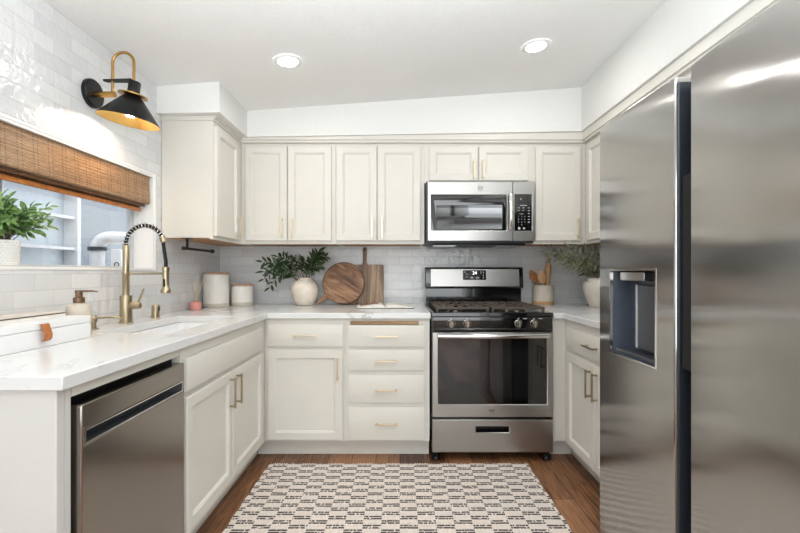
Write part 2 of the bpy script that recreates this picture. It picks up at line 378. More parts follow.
# ================================================================== SETTING
struct(MB().box(XL-2.2, XR+.15, YR-.15, YB+.15, -.12, 0).build('floor', M['floor']))
def ceil_v(u, v, w): return (u, v, zc(u)+w)
struct(MB().slab([XL-.15, 0, XR+.15], [YR-.15, 0, YB+.15], lambda i, j: True, 0, .12, ceil_v).build('ceiling', M['ceil']))
struct(MB().box(XL-.15, XR+.15, YB, YB+.15, 0, 2.62).build('wall_back', M['tileB']))
struct(MB().box(XR, XR+.15, YR, YB, 0, 2.62).build('wall_right', M['tileL']))
WY0, WY1, WZ0, WZ1 = 1.12, 2.62, 1.185, 1.741
struct(MB().slab([YR, WY0, WY1, YB], [0, WZ0, WZ1, 2.36], lambda i, j: not (i == 1 and j == 1), -.15, 0, lambda u, v, w: (XL+w, u, v)).build('wall_left', M['tileL']))
struct(MB().box(XL-.15, XR+.15, YR-.15, YR, 0, 2.62).build('wall_rear', M['wall']))
# soffit above the wall cabinets, all round
SB, SD, SF = 2.152, .375, 3.125
sof = MB()
def SBx(x): return 2.126+.017*(x+1.075)
def sofz(x, top): return zc(x)+.01 if top else SB
for poly in ([(XL, 2.645), (XL+SD, 2.645), (XL+SD, SF), (XL, SF)], [(XL, SF), (XR, SF), (XR, YB), (XL, YB)], [(XR-SD, -.4), (XR, -.4), (XR, SF), (XR-SD, SF)]):
    sof.add([(x, y, SBx(x)) for x, y in poly]+[(x, y, zc(x)+.01) for x, y in poly], [(3, 2, 1, 0), (4, 5, 6, 7)]+[(i, (i+1) % 4, 4+(i+1) % 4, 4+i) for i in range(4)])
struct(sof.build('trim_1', M['wall'], smooth=0))
# crown strip under the soffit
cr = MB(); d0, d1 = SD-.004, SD-.030
for z0, z1, d, e in ((2.112, None, .333, SF+.018), (2.096, 2.112, .322, SF+.034)):
    for x0, x1, y0, y1 in ((XL+.001, XL+d, 2.696, e), (XL+.001, XR-.001, e, YB-.001), (XR-SD+(.341-d)+.008, XR-.001, -.2, e)):
        t0, t1 = (z1, z1) if z1 else (SBx(x0)-.0005, SBx(x1)-.0005)
        cr.add([(x0, y0, z0), (x1, y0, z0), (x1, y1, z0), (x0, y1, z0), (x0, y0, t0), (x1, y0, t1), (x1, y1, t1), (x0, y1, t0)],
               [(0, 3, 2, 1), (4, 5, 6, 7), (0, 1, 5, 4), (1, 2, 6, 5), (2, 3, 7, 6), (3, 0, 4, 7)])
struct(cr.build('trim_2', M['paint'], smooth=0))
# window lining and tile edge
tr = MB()
tr.box(XL-.149, XL+.004, WY0, WY1, WZ0, WZ0+.012); tr.box(XL-.149, XL+.002, WY1-.012, WY1, WZ0+.012, WZ1); tr.box(XL-.149, XL+.002, WY0, WY0+.012, WZ0+.012, WZ1); tr.box(XL-.149, XL+.002, WY0+.012, WY1-.012, WZ1-.012, WZ1)
tr.box(XL+.0005, XL+.005, WY0, WY1+.012, WZ1, WZ1+.012); tr.box(XL+.0005, XL+.005, WY1, WY1+.012, WZ0, WZ1)
struct(tr.build('trim_3', M['trim'], smooth=0))
wf = MB(); gx0, gx1 = XL-.145, XL-.112
wf.slab([WY0+.013, WY0+.05, 1.705, 1.745, WY1-.036, WY1-.013], [WZ0+.013, WZ0+.022, WZ1-.05, WZ1-.013], lambda i, j: not (j == 1 and i in (1, 3)), gx0, gx1, lambda u, v, w: (w, u, v))
w = struct(wf.build('window_1', M['vinyl'], bevel=.002))
MB().box(XL-.131, XL-.127, WY0+.04, 1.715, WZ0+.018, WZ1-.04).build('pane', M['glass'], w)
MB().box(XL-.126, XL-.122, 1.735, WY1-.03, WZ0+.018, WZ1-.04).build('pane', M['glass'], w)
MB().box(XL-.112, XL-.100, WY1-.055, WY1-.03, WZ1-.19, WZ1-.165).build('latch', M['dgrey'], w, bevel=.002)
# yard outside the window
EX = -2.85
struct(MB().box(EX-.1, EX, -.5, 3.78, 0, 2.1).build('wall_exterior', M['ext']))
struct(MB().box(EX-.1, EX+.02, 3.78, 6.6, 0, 2.9).build('wall_side', M['extg']))
struct(MB().box(EX, XL-.15, 5.2, 5.3, 0, 2.9).build('wall_yard', M['extg']))
ls = MB()
for z in (1.36, 1.62, 1.86): ls.box(EX-.001, EX+.10, 1.0, 3.76, z, z+.022)
ls.box(EX-.001, EX+.12, 3.76, 3.80, 0.001, 2.1)
struct(ls.build('trim_4', M['pvc']))
# ================================================================== LEFT BASE RUN
XF = -.85          # left face frames
Z0, ZT = .11, CB-.0005
t = thing('end_panel', (-1.15, 1.12, 0), 'tall white panel closing the near end of the left counter, beside the dishwasher', 'panel')
MB().box(XL+.003, XF-.0005, 1.100, 1.128, .001, ZT).build('panel', M['end'], t, bevel=.002)
MB().box(XF-.03, XF, 1.1285, 1.147, .001, ZT).build('stile', M['end'], t)
# dishwasher
t = thing('dishwasher', (XF-.3, 1.45, 0), 'stainless dishwasher with long pocket handle under the left counter', 'dishwasher')
y0, y1 = 1.150, 1.716
MB().box(XL+.06, XF-.03, y0+.003, y1-.003, .09, .862).build('tub', M['black'], t)
MB().box(XF-.03, XF-.0005, y0, y1, .852, .8795).build('top_rail', M['paint'], t)
fn = F_left(XF-.02)
d = MB(); hz0, hz1, hy0, hy1 = .722, .760, 1.168, 1.694
d.slab([y0+.008, hy0, hy1, y1-.008], [.115, hz0, hz1, .828], lambda i, j: not (i == 1 and j == 1), .001, .042, fn)
d = d.build('door', M['ssdark'], t, bevel=.006, seg=3)
MB().slab([hy0, hy0+.004, hy1-.004, hy1], [hz0, hz0+.004, hz1-.004, hz1], lambda i, j: not (i == 1 and j == 1), .0385, .0425, fn).build('handle_rim', M['ssbright'], d)
MB().rings([rect(fn, hy0+.002, hy1-.002, hz0+.002, hz1-.002, .041), rect(fn, hy0+.010, hy1-.06, hz0+.004, hz1-.002, .008)], cap0=False).build('handle_pocket', M['dgrey'], d, fix=False)
MB().box(XF-.06, XF-.03, y0+.01, y1-.01, .002, .108).build('kick_plate', M['black'], t)
# base cabinets -------------------------------------------------------------
def carcass(t, boxes, kicks):
    b = MB()
    for q in boxes: b.box(*q)
    b.build('carcass', M['paint'], t, smooth=0)
    k = MB()
    for q in kicks: k.box(*q)
    k.build('toe_kick', M['paint'], t, smooth=0)
VD0, VD1, VR0, VR1 = .135, .684, .708, .846     # door and top drawer heights
t = thing('sink_cabinet', (-1.15, 2.27, 0), 'greige sink cabinet with false drawer front over two doors, beside the dishwasher', 'cabinet')
b = MB(); b.box(XF-.02, XF, 1.718, 2.80, Z0, ZT); b.box(XL+.003, XF-.02, 1.718, 1.736, Z0, ZT); b.box(XL+.003, XF-.02, 2.70, 2.718, Z0, ZT); b.box(XL+.003, XF-.02, 1.736, 2.70, Z0, Z0+.018)
b.build('carcass', M['paint'], t, smooth=0)
MB().box(XL+.1, XF-.07, 1.718, 2.868, .001, Z0-.0005).build('toe_kick', M['paint'], t)
fn = F_left(XF)
front(MB(), fn, 1.733, 2.69, VR0, .838, shaker=False).build('false_front', M['paint'], t)
for a, c, hu in ((1.733, 2.208, 2.168), (2.214, 2.69, 2.254)):
    dd = front(MB(), fn, a, c, VD0+.012, VD1).build('door', M['paint'], t); pull(fn, hu, .585, .15, True, .02, dd, 'brass')
YF = 2.80
t = thing('base_cabinet', (-.55, 3.15, 0), 'greige base cabinet of one drawer over one door under the boards and vase', 'cabinet')
carcass(t, [(XF+.001, -.345, YF, YB-.003, Z0, ZT)], [(XF-.068, -.345, YF+.07, YF+.09, .001, Z0-.0005)])
fn = F_back(YF)
dd = front(MB(), fn, -.828, -.358, VR0, VR1, shaker=False).build('drawer', M['paint'], t); pull(fn, -.593, .779, .14, False, .02, dd)
dd = front(MB(), fn, -.828, -.358, VD0-.012, VD1).build('door', M['paint'], t); pull(fn, -.39, .572, .14, True, .02, dd)
t = thing('drawer_cabinet', (-.08, 3.15, 0), 'greige four drawer base cabinet beside the stove, wooden board slot on top', 'cabinet')
carcass(t, [(-.344, .186, YF, YB-.003, Z0, ZT)], [(-.344, .186, YF+.07, YF+.09, .001, Z0-.0005)])
for z0, z1, hz in ((VR0, .842, .775), (.560, .688, .620), (.358, .532, .437), (VD0-.012, .330, .228)):
    dd = front(MB(), fn, -.322, .152, z0, z1, shaker=False).build('drawer', M['paint'], t); pull(fn, -.085, hz, .14, False, .02, dd)
lab(MB().box(-.312, .118, YF-.018, YF+.20, .8465, .866).build('cutting_board', M['pull'], t, bevel=.003), 'brown wooden pull-out board')
XRF = 1.04
t = thing('corner_cabinet', (1.34, 2.4, 0), 'greige right base cabinet of one drawer over two doors beside the fridge', 'cabinet')
carcass(t, [(.962, XRF, YF, YF+.02, Z0, ZT), (XRF, XR-.003, 1.925, YB-.003, Z0, ZT)], [(.962, XRF+.068, YF+.07, YF+.09, .001, Z0-.0005), (XRF+.07, XRF+.09, 1.925, YF+.07, .001, Z0-.0005)])
fn = F_right(XRF)
dd = front(MB(), fn, 1.955, 2.725, VR0, VR1-.006, shaker=False).build('drawer', M['paint'], t); pull(fn, 2.36, .775, .14, False, .02, dd, 'brass')
for a, c, hu in ((2.343, 2.725, 2.38), (1.955, 2.337, 2.30)):
    dd = front(MB(), fn, a, c, VD0-.012, VD1).build('door', M['paint'], t); pull(fn, hu, .575, .15, True, .02, dd, 'brass')
# ================================================================== WORKTOPS + SINK
xs = [XL+.002, -1.285, -.965, -.828, .192]; ys = [1.090, 1.86, 2.59, 2.775, YB-.002]
MBt = MB().slab(xs, ys, lambda i, j: (j == 3) or (i < 3 and not (i == 1 and j == 1)), CB, CT, xyz)
tag(MBt.build('worktop', M['quartz'], bevel=.003), 'white veined stone worktop, L-shaped, running from the sink to the stove', 'countertop')
MBt = MB().slab([.960, 1.016, XR-.002], [1.905, 2.775, YB-.002], lambda i, j: not (i == 0 and j == 0), CB, CT, xyz)
tag(MBt.build('worktop', M['quartz'], bevel=.003), 'white veined stone worktop between the stove and the fridge', 'countertop')
t = thing('kitchen_sink', (-1.125, 2.225, .70), 'white undermount sink below the brass faucet', 'sink')
o_, i_ = rrect(-1.30, -.95, 1.845, 2.605, .03), rrect(-1.281, -.969, 1.864, 2.586, .03)
ib = rrect(-1.265, -.985, 1.88, 2.57, .05)
MB().rings([[(x, y, .69) for x, y in o_], [(x, y, CB-.001) for x, y in o_], [(x, y, CB-.001) for x, y in i_], [(x, y, .72) for x, y in i_], [(x, y, .705) for x, y in ib]]).build('basin', M['sinkw'], t, smooth=50)
MB().lathe((-1.125, 2.225, .705), [(0, .001), (.03, .001), (.042, .004), (.045, .0005)], 24).build('drain', M['ss'], t)
# ================================================================== WALL CABINETS
UB, UT = 1.384, 2.0955
def wallcab(name, loc, label, box, fn, doors, under=True):
    t = thing(name, loc, label, 'cabinet')
    b = MB(); b.box(*box)
    if under:
        q = list(box); q[4], q[5] = box[4]-.009, box[4]
        if box[0] < XL+.01: q[0] = box[1]-.02
        elif box[1] > XR-.01: q[1] = box[0]+.02
        else: q[3] = box[2]+.02
        b.box(*q)
    b.build('carcass', M['paint'], t, smooth=0)
    for (a, c, z0, z1, hu, hz, hl) in doors:
        dd = front(MB(), fn, a, c, z0, z1).build('door', M['paint'], t)
        if hu is not None: pull(fn, hu, hz, hl, True, .02, dd)
    if under:
        x0, x1, y0, y1, z0, z1 = box
        lab(MB().box(x0+.022, x1-.022, y0+.022, y1-.02, z0-.004, z0-.0004).build('underside', M['raw'], t), 'unpainted plywood underside')
    return t
UF = 3.185; XUL = -1.137
wallcab('wall_cabinet', (-1.29, 2.9, UB), 'greige wall cabinet on the left wall, side facing out, beside the window', (XL+.003, XUL, 2.70, YB-.004, UB, UT), F_left(XUL), [(2.715, 3.09, UB+.012, 2.065, 3.05, 1.485, .14)])
z0, z1 = UB+.014, 2.072
fn = F_back(UF)
wallcab('wall_cabinet', (-.78, 3.34, UB), 'greige two door wall cabinet above the round vase', (XUL+.001, -.462, UF, YB-.004, UB, UT), fn, [(-1.104, -.806, z0, z1, -.838, 1.487, .14), (-.799, -.490, z0, z1, -.768, 1.487, .14)])
wallcab('wall_cabinet', (-.15, 3.34, UB), 'greige two door wall cabinet above the cutting boards, left of the microwave', (-.461, .174, UF, YB-.004, UB, UT), fn, [(-.474+.02, -.166, z0, z1, -.199, 1.487, .14), (-.160, .146, z0, z1, -.128, 1.487, .14)])
wallcab('wall_cabinet', (.57, 3.34, 1.81), 'short greige two door wall cabinet directly above the microwave', (.175, .948, UF, YB-.004, 1.812, UT), fn, [(.208, .555, 1.826, z1, .527, 1.905, .13), (.563, .912, 1.826, z1, .592, 1.905, .13)], under=False)
wallcab('wall_cabinet', (1.13, 3.34, UB), 'greige single door wall cabinet right of the microwave', (.949, 1.329, UF, YB-.004, UB, UT), fn, [(.966, 1.290, z0, z1, 1.264, 1.487, .14)])
wallcab('wall_cabinet', (1.49, 2.9, UB), 'greige wall cabinet on the right wall, partly hidden by the fridge', (1.33, XR-.003, 2.30, YB-.004, UB, UT), F_right(1.33), [(2.74, 3.125, z0, z1, None, 0, 0), (2.32, 2.733, z0, z1, None, 0, 0)])
t = wallcab('overhead_cabinet', (1.49, 1.4, 1.83), 'greige cabinet above the fridge under the soffit', (1.33, XR-.003, .86, 2.298, 1.83, UT), F_right(1.33), [(.88, 1.577, 1.845, z1, None, 0, 0), (1.583, 2.28, 1.845, z1, None, 0, 0)], under=False)
# ================================================================== MICROWAVE
t = thing('microwave', (.56, 3.3, 1.39), 'stainless over-the-range microwave with black window, mounted above the stove', 'microwave')
x0, x1, mf = .181, .942, 3.105
MB().box(x0+.002, x1-.002, mf+.022, YB-.004, 1.380, 1.8115).build('body', M['dgrey'], t, bevel=.003)
fn = F_back(mf+.02); dx = .787
z0, z1 = 1.392, 1.806
wx0, wx1, wz0, wz1 = .217, .746, 1.464, 1.715
dd = MB().slab([x0+.012, wx0, wx1, dx], [z0, wz0, wz1, z1], lambda i, j: not (i == 1 and j == 1), .001, .022, fn).build('door', M['ss'], t, bevel=.003)
MB().rings([rect(fn, wx0, wx1, wz0, wz1, .003), rect(fn, wx0, wx1, wz0, wz1, .018), rect(fn, wx0+.036, wx1-.03, wz0+.01, wz1-.07, .018), rect(fn, wx0+.04, wx1-.034, wz0+.014, wz1-.074, .0165)]).build('window', M['glassblk'], dd)
lab(MB().tube([fn(.765, 1.475, .022), fn(.765, 1.478, .052), fn(.765, 1.50, .062), fn(.765, 1.595, .066), fn(.765, 1.69, .062), fn(.765, 1.712, .052), fn(.765, 1.715, .022)], .0165, 12).build('handle', M['ssbright'], dd), 'bright steel bar handle')
e = MB(); e.lathe(fn(.562, 1.760, .022), [(.014, 0), (.0175, 0), (.0175, .0012), (.014, .0012), (.014, 0)], 24, 'Y')
e.tube([fn(.562+.009*math.cos(a)*(1-.1*a), 1.760+.009*math.sin(a)*(1-.1*a), .0225) for a in [i*.35 for i in range(16)]], .0012, 6); e.build('emblem', M['dgrey'], dd)
cp = MB().slab([dx+.003, .801, .921, x1], [z0, wz0-.002, wz1+.002, z1], lambda i, j: not (i == 1 and j == 1), .001, .022, fn).build('control_panel', M['ss'], t, bevel=.003)
MB().rings([rect(fn, .801, .921, wz0-.002, wz1+.002, .003), rect(fn, .801, .921, wz0-.002, wz1+.002, .0205)]).build('keypad', M['enamel'], cp)
k = MB(); F2 = lambda cx, cz: (lambda u, v, w: fn(cx+u, cz+v, .0208+w))
for r_, row in enumerate(('123', '456', '789', '·0·')):
    for c_, ch in enumerate(row): k.text(ch, .013, F2(.828+.022*c_, 1.563-.020*r_), .0003)
def dashp(m, cx, cz, w, h): m.rings([rect(fn, cx-w/2, cx+w/2, cz-h/2, cz+h/2, .0205), rect(fn, cx-w/2, cx+w/2, cz-h/2, cz+h/2, .0212)])
for r_ in range(6): dashp(k, .9, 1.623-.020*r_ if r_ else 1.623, .014, .004)
for cx in (.83, .862): dashp(k, cx, 1.623, .014, .004); dashp(k, cx, 1.605, .014, .003)
dashp(k, .862, 1.640, .05, .004); dashp(k, .848, 1.581, .03, .003)
k.lathe(fn(.832, 1.480, .0205), [(0, .0008), (.009, .0008), (.009, 0)], 16, Matrix.Rotation(math.pi/2, 3, 'X')); dashp(k, .866, 1.480, .014, .011)
k.text('0', .02, F2(.845, 1.684), .0003); k = k.build('key_legend', M['white'], cp); k['kind'] = 'stuff'
u = MB().box(x0+.05, x1-.05, mf+.06, YB-.08, 1.366, 1.3795).build('vent_hood', M['black'], t, bevel=.002)
for a in (.24, .70): lab(MB().box(a, a+.16, mf+.09, YB-.14, 1.361, 1.3655).build('grease_filter', M['ss'], u), 'mesh grease filter')
# ================================================================== RANGE
t = thing('gas_range', (.574, 3.1, 0), 'stainless freestanding gas range with black control panel under the microwave', 'stove')
x0, x1, rf = .198, .950, 2.745
MB().box(x0, x1, rf+.05, 3.47, .056, .896).build('body', M['enamel'], t)
MB().rings([[(x0-.004, rf+.02, .897), (x1+.004, rf+.02, .897), (x1+.004, 3.46, .897), (x0-.004, 3.46, .897)], [(x0-.004, rf+.02, .922), (x1+.004, rf+.02, .922), (x1+.004, 3.46, .922), (x0-.004, 3.46, .922)],
            [(x0+.03, rf+.06, .924), (x1-.03, rf+.06, .924), (x1-.03, 3.40, .924), (x0+.03, 3.40, .924)], [(x0+.045, rf+.075, .914), (x1-.045, rf+.075, .914), (x1-.045, 3.385, .914), (x0+.045, 3.385, .914)]]).build('cooktop', M['enamel'], t, bevel=.003)
fn = F_back(rf)
for bx_ in (.37, .778):
    for by_ in (2.955, 3.245):
        bb = MB().lathe((bx_, by_, .914), [(0, 0), (.05, 0), (.05, .010), (.042, .014), (0, .014)], 24).build('burner', M['ssdark'], t)
        MB().lathe((bx_, by_, .928), [(0, 0), (.036, 0), (.038, .004), (.034, .009), (0, .010)], 24).build('burner_cap', M['iron'], bb)
for a, c in ((x0+.03, .566), (.582, x1-.03)):
    g = MB(); y0, y1, zt = rf+.075, 3.385, .952; r = .0075
    for xx in (a, c-.018): g.box(xx, xx+.018, y0, y1, zt-.014, zt)
    for yy in (y0, 3.09, y1-.016): g.box(a+.018, c-.018, yy, yy+.016, zt-.014, zt)
    n = 6
    for i in range(1, n):
        xx = a+(c-a)*i/n
        g.box(xx-r, xx+r, y0+.016, 2.955-.035, zt-.012, zt+.001); g.box(xx-r, xx+r, 2.955+.035, 3.245-.035, zt-.012, zt+.001); g.box(xx-r, xx+r, 3.245+.035, y1-.016, zt-.012, zt+.001)
    for yy in (2.955, 3.245):
        g.box(a+.018, a+.11, yy-r, yy+r, zt-.012, zt+.001); g.box(c-.11, c-.018, yy-r, yy+r, zt-.012, zt+.001)
    for xx in (a, c-.018):
        for yy in (y0, y1-.016): g.box(xx, xx+.016, yy, yy+.016, .9235, zt-.014)
    g.build('grate', M['iron'], t, bevel=.002)
cpan = MB().prism([(rf+.048, .806), (rf+.012, .806), (rf+.006, .818), (rf+.011, .8965), (rf+.048, .8965)], x0+.004, x1-.004, lambda u, v, w: (w, u, v)).build('control_panel', M['enamel'], t, bevel=.003)
for kx in (.318, .416, .734, .830):
    tilt = Matrix.Rotation(math.radians(94), 3, 'X')
    kb = MB().lathe((kx, rf+.0083, .856), [(0, 0), (.026, 0), (.026, .004), (.021, .007), (.019, .026), (.016, .029), (0, .029)], 24, tilt).build('knob', M['ssdark'], cpan)
    MB().rings([[tuple(tilt @ Vector(p)+Vector((kx, rf+.0083, .856))) for p in q] for q in ([(-.004, -.019, .027), (.004, -.019, .027), (.004, .019, .027), (-.004, .019, .027)], [(-.004, -.018, .038), (.004, -.018, .038), (.004, .018, .038), (-.004, .018, .038)])]).build('grip', M['ss'], kb, bevel=.0015)
mk = MB()
for kx in (.318, .416, .734, .830): mk.box(kx-.004, kx+.004, rf+.0095, rf+.016, .884, .888)
for kx in (.775, .871): mk.box(kx-.012, kx+.012, rf+.0095, rf+.016, .884, .888)
mk.build('knob_legend', M['white'], cpan)['kind'] = 'stuff'
fn = F_back(rf+.045)
wx0, wx1, wz0, wz1 = .236, .908, .357, .768
dd = MB().slab([x0+.002, wx0, wx1, x1-.002], [.276, wz0, wz1, .800], lambda i, j: not (i == 1 and j == 1), .001, .043, fn).build('oven_door', M['ss'], t, bevel=.004)
MB().rings([[fn(u, v, .010) for u, v in rrect(wx0+.001, wx1-.001, wz0+.001, wz1-.001, .012)], [fn(u, v, .041) for u, v in rrect(wx0+.001, wx1-.001, wz0+.001, wz1-.001, .012)]]).build('window', M['glassblk'], dd)
MB().rings([[fn(u, v, .0405) for u, v in rrect(wx0+.045, wx1-.045, wz0+.035, wz1-.065, .03)], [fn(u, v, .0413) for u, v in rrect(wx0+.045, wx1-.045, wz0+.035, wz1-.065, .03)]]).build('inner_pane', M['pane'], dd)
hb = MB(); hb.tube([fn(.232+(.912-.232)*i/16, .784, .078+.016*math.sin(math.pi*i/16)) for i in range(17)], .0150, 12)
for hx in (.25, .894): hb.tube([fn(hx, .784, .042), fn(hx, .784, .080)], .010, 10)
lab(hb.build('handle', M['ssbright'], dd), 'bright bowed steel bar handle')
lg = MB()
for pts in ([(-.022, .008), (-.017, -.004), (-.012, .006)], [(-.012, .006), (-.008, -.005), (-.003, .007)], [(-.003, .007), (-.003, -.007)], [(-.003, 0), (.004, 0), (.004, -.007)], [(.009, .007), (.009, -.006)], [(.004, .007), (.018, .007)], [(-.004, -.010), (.004, -.012), (.010, -.009)]):
    lg.tube([fn(.572+u, .318+v, .0435) for u, v in pts], .0013, 6)
lg.build('maker_mark', M['dgrey'], dd)
px0, px1, pz0, pz1 = .470, .674, .182, .219
dr = MB().slab([x0+.002, px0, px1, x1-.002], [.058, pz0, pz1, .262], lambda i, j: not (i == 1 and j == 1), .001, .040, fn).build('storage_drawer', M['ss'], t, bevel=.004)
MB().rings([rect(fn, px0+.001, px1-.001, pz0+.001, pz1-.001, .038), rect(fn, px0+.006, px1-.006, pz0+.010, pz1-.004, .004)], cap0=False).build('handle_pocket', M['black'], dr, fix=False)
for fx in (.226, .922):
    for fy in (2.80, 3.40): MB().lathe((fx, fy, .001), [(0, 0), (.028, 0), (.030, .006), (.026, .012), (.026, .030), (.019, .034), (.019, .0555), (0, .0555)], 20).build('foot', M['black'], t)
bg = MB().prism([(3.392, 1.050), (3.386, 1.060), (3.402, 1.205), (3.412, 1.212), (3.492, 1.212), (3.492, 1.050)], .192, .942, lambda u, v, w: (w, u, v)).build('backguard', M['enamel'], t, bevel=.006)
MB().box(.200, .934, 3.425, 3.49, .9225, 1.0495).build('vent_riser', M['enamel'], t, bevel=.002)
bp = lambda u, v, n: (u, 3.386+.016*(v-1.060)/.145-n, v)
MB().rings([rect(bp, .235, .910, 1.066, 1.197, .0), rect(bp, .235, .910, 1.066, 1.197, .003)]).build('fascia', M['ss'], bg, bevel=.001)
ds = MB().rings([[bp(u, v, .003) for u, v in rrect(.480, .656, 1.115, 1.189, .008)], [bp(u, v, .0045) for u, v in rrect(.480, .656, 1.115, 1.189, .008)]]).build('display', M['glassblk'], bg)
MB().text('24', .034, lambda u, v, w: bp(.570+u, 1.167+v, .0048+w), .0003).build('digits', M['digit'], ds)
bt = MB()
for cx, cz, w_, h_ in ((.512, 1.157, .012, .010), (.512, 1.137, .02, .004), (.497, 1.175, .012, .004), (.549, 1.132, .02, .012), (.590, 1.132, .026, .012), (.618, 1.170, .005, .022), (.638, 1.172, .008, .016), (.636, 1.150, .009, .009), (.636, 1.132, .008, .014)):
    bt.rings([rect(bp, cx-w_/2, cx+w_/2, cz-h_/2, cz+h_/2, .0045), rect(bp, cx-w_/2, cx+w_/2, cz-h_/2, cz+h_/2, .0051)])
bt.build('button_legend', M['lgrey'], ds)['kind'] = 'stuff'
# ================================================================== REFRIGERATOR
t = thing('refrigerator', (1.2, 1.35, 0), 'large stainless side-by-side refrigerator with door dispenser, in the right foreground', 'refrigerator')
FX, fy0, fyA, fyB, fy1 = .838, .850, 1.284, 1.354, 1.868
MB().box(.925, XR-.02, fy0+.005, fy1-.006, .03, 1.765).build('body', M['dgrey'], t, bevel=.004)
def convex(ya, yb, sag):
    def fn(u, v, w):       # w = 1 front skin, 0 back
        s_ = (2*(u-ya)/(yb-ya)-1); zt = max(0, (v-1.74)/.035)
        return (FX-.010+sag*s_*s_+0.002*zt*zt if w > .5 else .915, u, v)
    return fn
dy0, dy1, dz0, dz1 = 1.448, 1.760, .862, 1.182
def spans(stops, n):
    o = []
    for a, b in zip(stops, stops[1:]): o += [a+(b-a)*i/n for i in range(n)]
    return o+[stops[-1]]
us = spans([fyB, dy0, dy1, fy1], 6); vs = [.06, dz0, dz1, 1.55, 1.70, 1.745, 1.760, 1.772]
fd = MB().slab(us, vs, lambda i, j: not (6 <= i < 12 and j == 1), 0, 1, convex(fyB, fy1, .010)).build('freezer_door', M['fridge'], t, bevel=.006, seg=3, smooth=35)
us = spans([fy0, fyA], 16)
rd = MB().slab(us, [.06, .9, 1.55, 1.70, 1.745, 1.760, 1.772], lambda i, j: True, 0, 1, convex(fy0, fyA, .010)).build('refrigerator_door', M['fridge'], t, bevel=.006, seg=3, smooth=35)
lab(MB().box(.842, .914, fyB-.010, fyB-.0015, .07, 1.752).build('edge_grip', M['slate'], fd, bevel=.003), 'dark grey recessed grip strip')
MB().box(.866, .914, fyA+.0015, fyA+.03, .07, 1.752).build('edge_grip', M['black'], rd, bevel=.003)
lab(MB().box(.845, .900, fyA+.002, fyA+.046, .885, 1.462).build('handle_pocket', M['gap'], rd, bevel=.002), 'black pocket handle')
MB().box(.90, .9245, fyA-.06, fyB+.06, .07, 1.75).build('gasket', M['gap'], t)
MB().box(.93, 1.05, fyA-.05, fyB+.05, 1.7655, 1.79).build('hinge_cover', M['lgrey'], t, bevel=.004)
# dispenser niche: back, sides, top and a sloped tray, open to the front
dsp = MB(); X1 = .905; xa, xb = .841, X1
ins = [(dy0, dz0), (dy1, dz0), (dy1, dz1), (dy0, dz1)]
back = [(dy0+.012, dz0+.02), (dy1-.012, dz0+.02), (dy1-.012, dz1-.008), (dy0+.012, dz1-.008)]
dsp.rings([[(FX-.0088+.010*(2*(y-fyB)/(fy1-fyB)-1)**2, y, z) for y, z in ins], [(xb, y, z) for y, z in back]], cap0=False)
dn = dsp.build('dispenser', M['bluegrey'], fd, fix=False, smooth=0)
fr = MB().slab([dy0-.004, dy0+.002, dy1-.002, dy1+.004], [dz0-.004, dz0+.002, dz1-.002, dz1+.004], lambda i, j: not (i == 1 and j == 1), -.0008, .012, lambda u, v, w: (FX-.010+.010*(2*(u-fyB)/(fy1-fyB)-1)**2+w, u, v))
fr.build('bezel', M['ssbright'], dn)
lab(MB().prism(rrect(1.565, 1.735, 1.142, 1.176, .008), .858, .900, lambda u, v, w: (w, u, v)).build('display', M['ss'], dn, bevel=.003), 'steel control display at the top of the dispenser')
MB().box(.885, .9035, 1.465, 1.655, .892, 1.128).build('paddle', M['dgrey'], dn, bevel=.003)
lab(MB().box(.883, .9035, 1.657, 1.668, .892, 1.128).build('paddle_edge', M['lgrey'], dn, bevel=.002), 'light grey paddle edge')
MB().box(.846, .903, 1.464, 1.746, .868, .880).build('drip_tray', M['dgrey'], dn, bevel=.002)
for fy in (.95, 1.75): MB().cyl((1.02, fy, .001), .025, .030, 16).build('foot', M['black'], t)
MB().box(.935, .95, .87, 1.83, .012, .055).build('kick_grille', M['black'], t)
# ================================================================== RUG
t = thing('rug', (0, 1.9, .001), 'cream and charcoal checked woven rug on the wooden floor', 'rug')
r_ = MB(); n = 40; y0, y1 = 1.02, 2.70
P = [(-.795+.006*math.sin(i*1.7)*.5, y1-(y1-y0)*i/n) for i in range(n+1)]+[(.775+.006*math.sin(i*1.3)*.5, y0+(y1-y0)*i/n) for i in range(n+1)]
r_.prism(P, .001, .011, xyz).build('weave', M['rug'], t, bevel=.003)
fg = MB()
for i in range(112):
    x = -.788+i*.01400
    for yy, sgn in ((y1, 1), (y0, -1)):
        fg.tube([(x, yy-.004*sgn, .007), (x+.001, yy+.008*sgn, .008), (x+random.uniform(-.002, .002), yy+.017*sgn, .004)], [.0042, .004, .002], 5)
lab(fg.build('fringe', M['rug'], t), 'knotted cream fringe')['kind'] = 'stuff'
# ================================================================== FAUCET AND SINK DECK
t = thing('kitchen_faucet', (-1.375, 2.23, CT), 'tall brushed brass spring faucet standing behind the sink', 'faucet')
fx, fy = -1.375, 2.23
MB().lathe((fx, fy, CT+.0005), [(0, 0), (.033, 0), (.033, .004), (.0285, .006), (.0275, .135), (.0265, .138), (0, .138)], 28).build('base', M['brass'], t)
z1_ = CT+.138
MB().lathe((fx, fy, z1_), [(0, 0), (.0165, 0), (.0165, .10), (.018, .102), (.018, .118), (.0152, .120), (.0152, .25), (.0135, .253), (0, .253)], 24).build('riser', M['brass'], t)
ztop = z1_+.253
R = .094; ac = (fx+R, fy, ztop+.005)
arc = [(fx, fy, ztop-.02)]+arcpts(ac, R, math.pi, .28, 26, (1, 0, 0), (0, 0, 1))
hx = fx+2*R+.012
endp = arc[-1]
hose = arc+[(hx-.006, fy, ztop-.04), (hx, fy, ztop-.08), (hx, fy, ztop-.115)]
MB().tube(hose, .0088, 12).build('hose', M['black'], t)
dense = []
A = [Vector(p) for p in arc]
tot = [0]
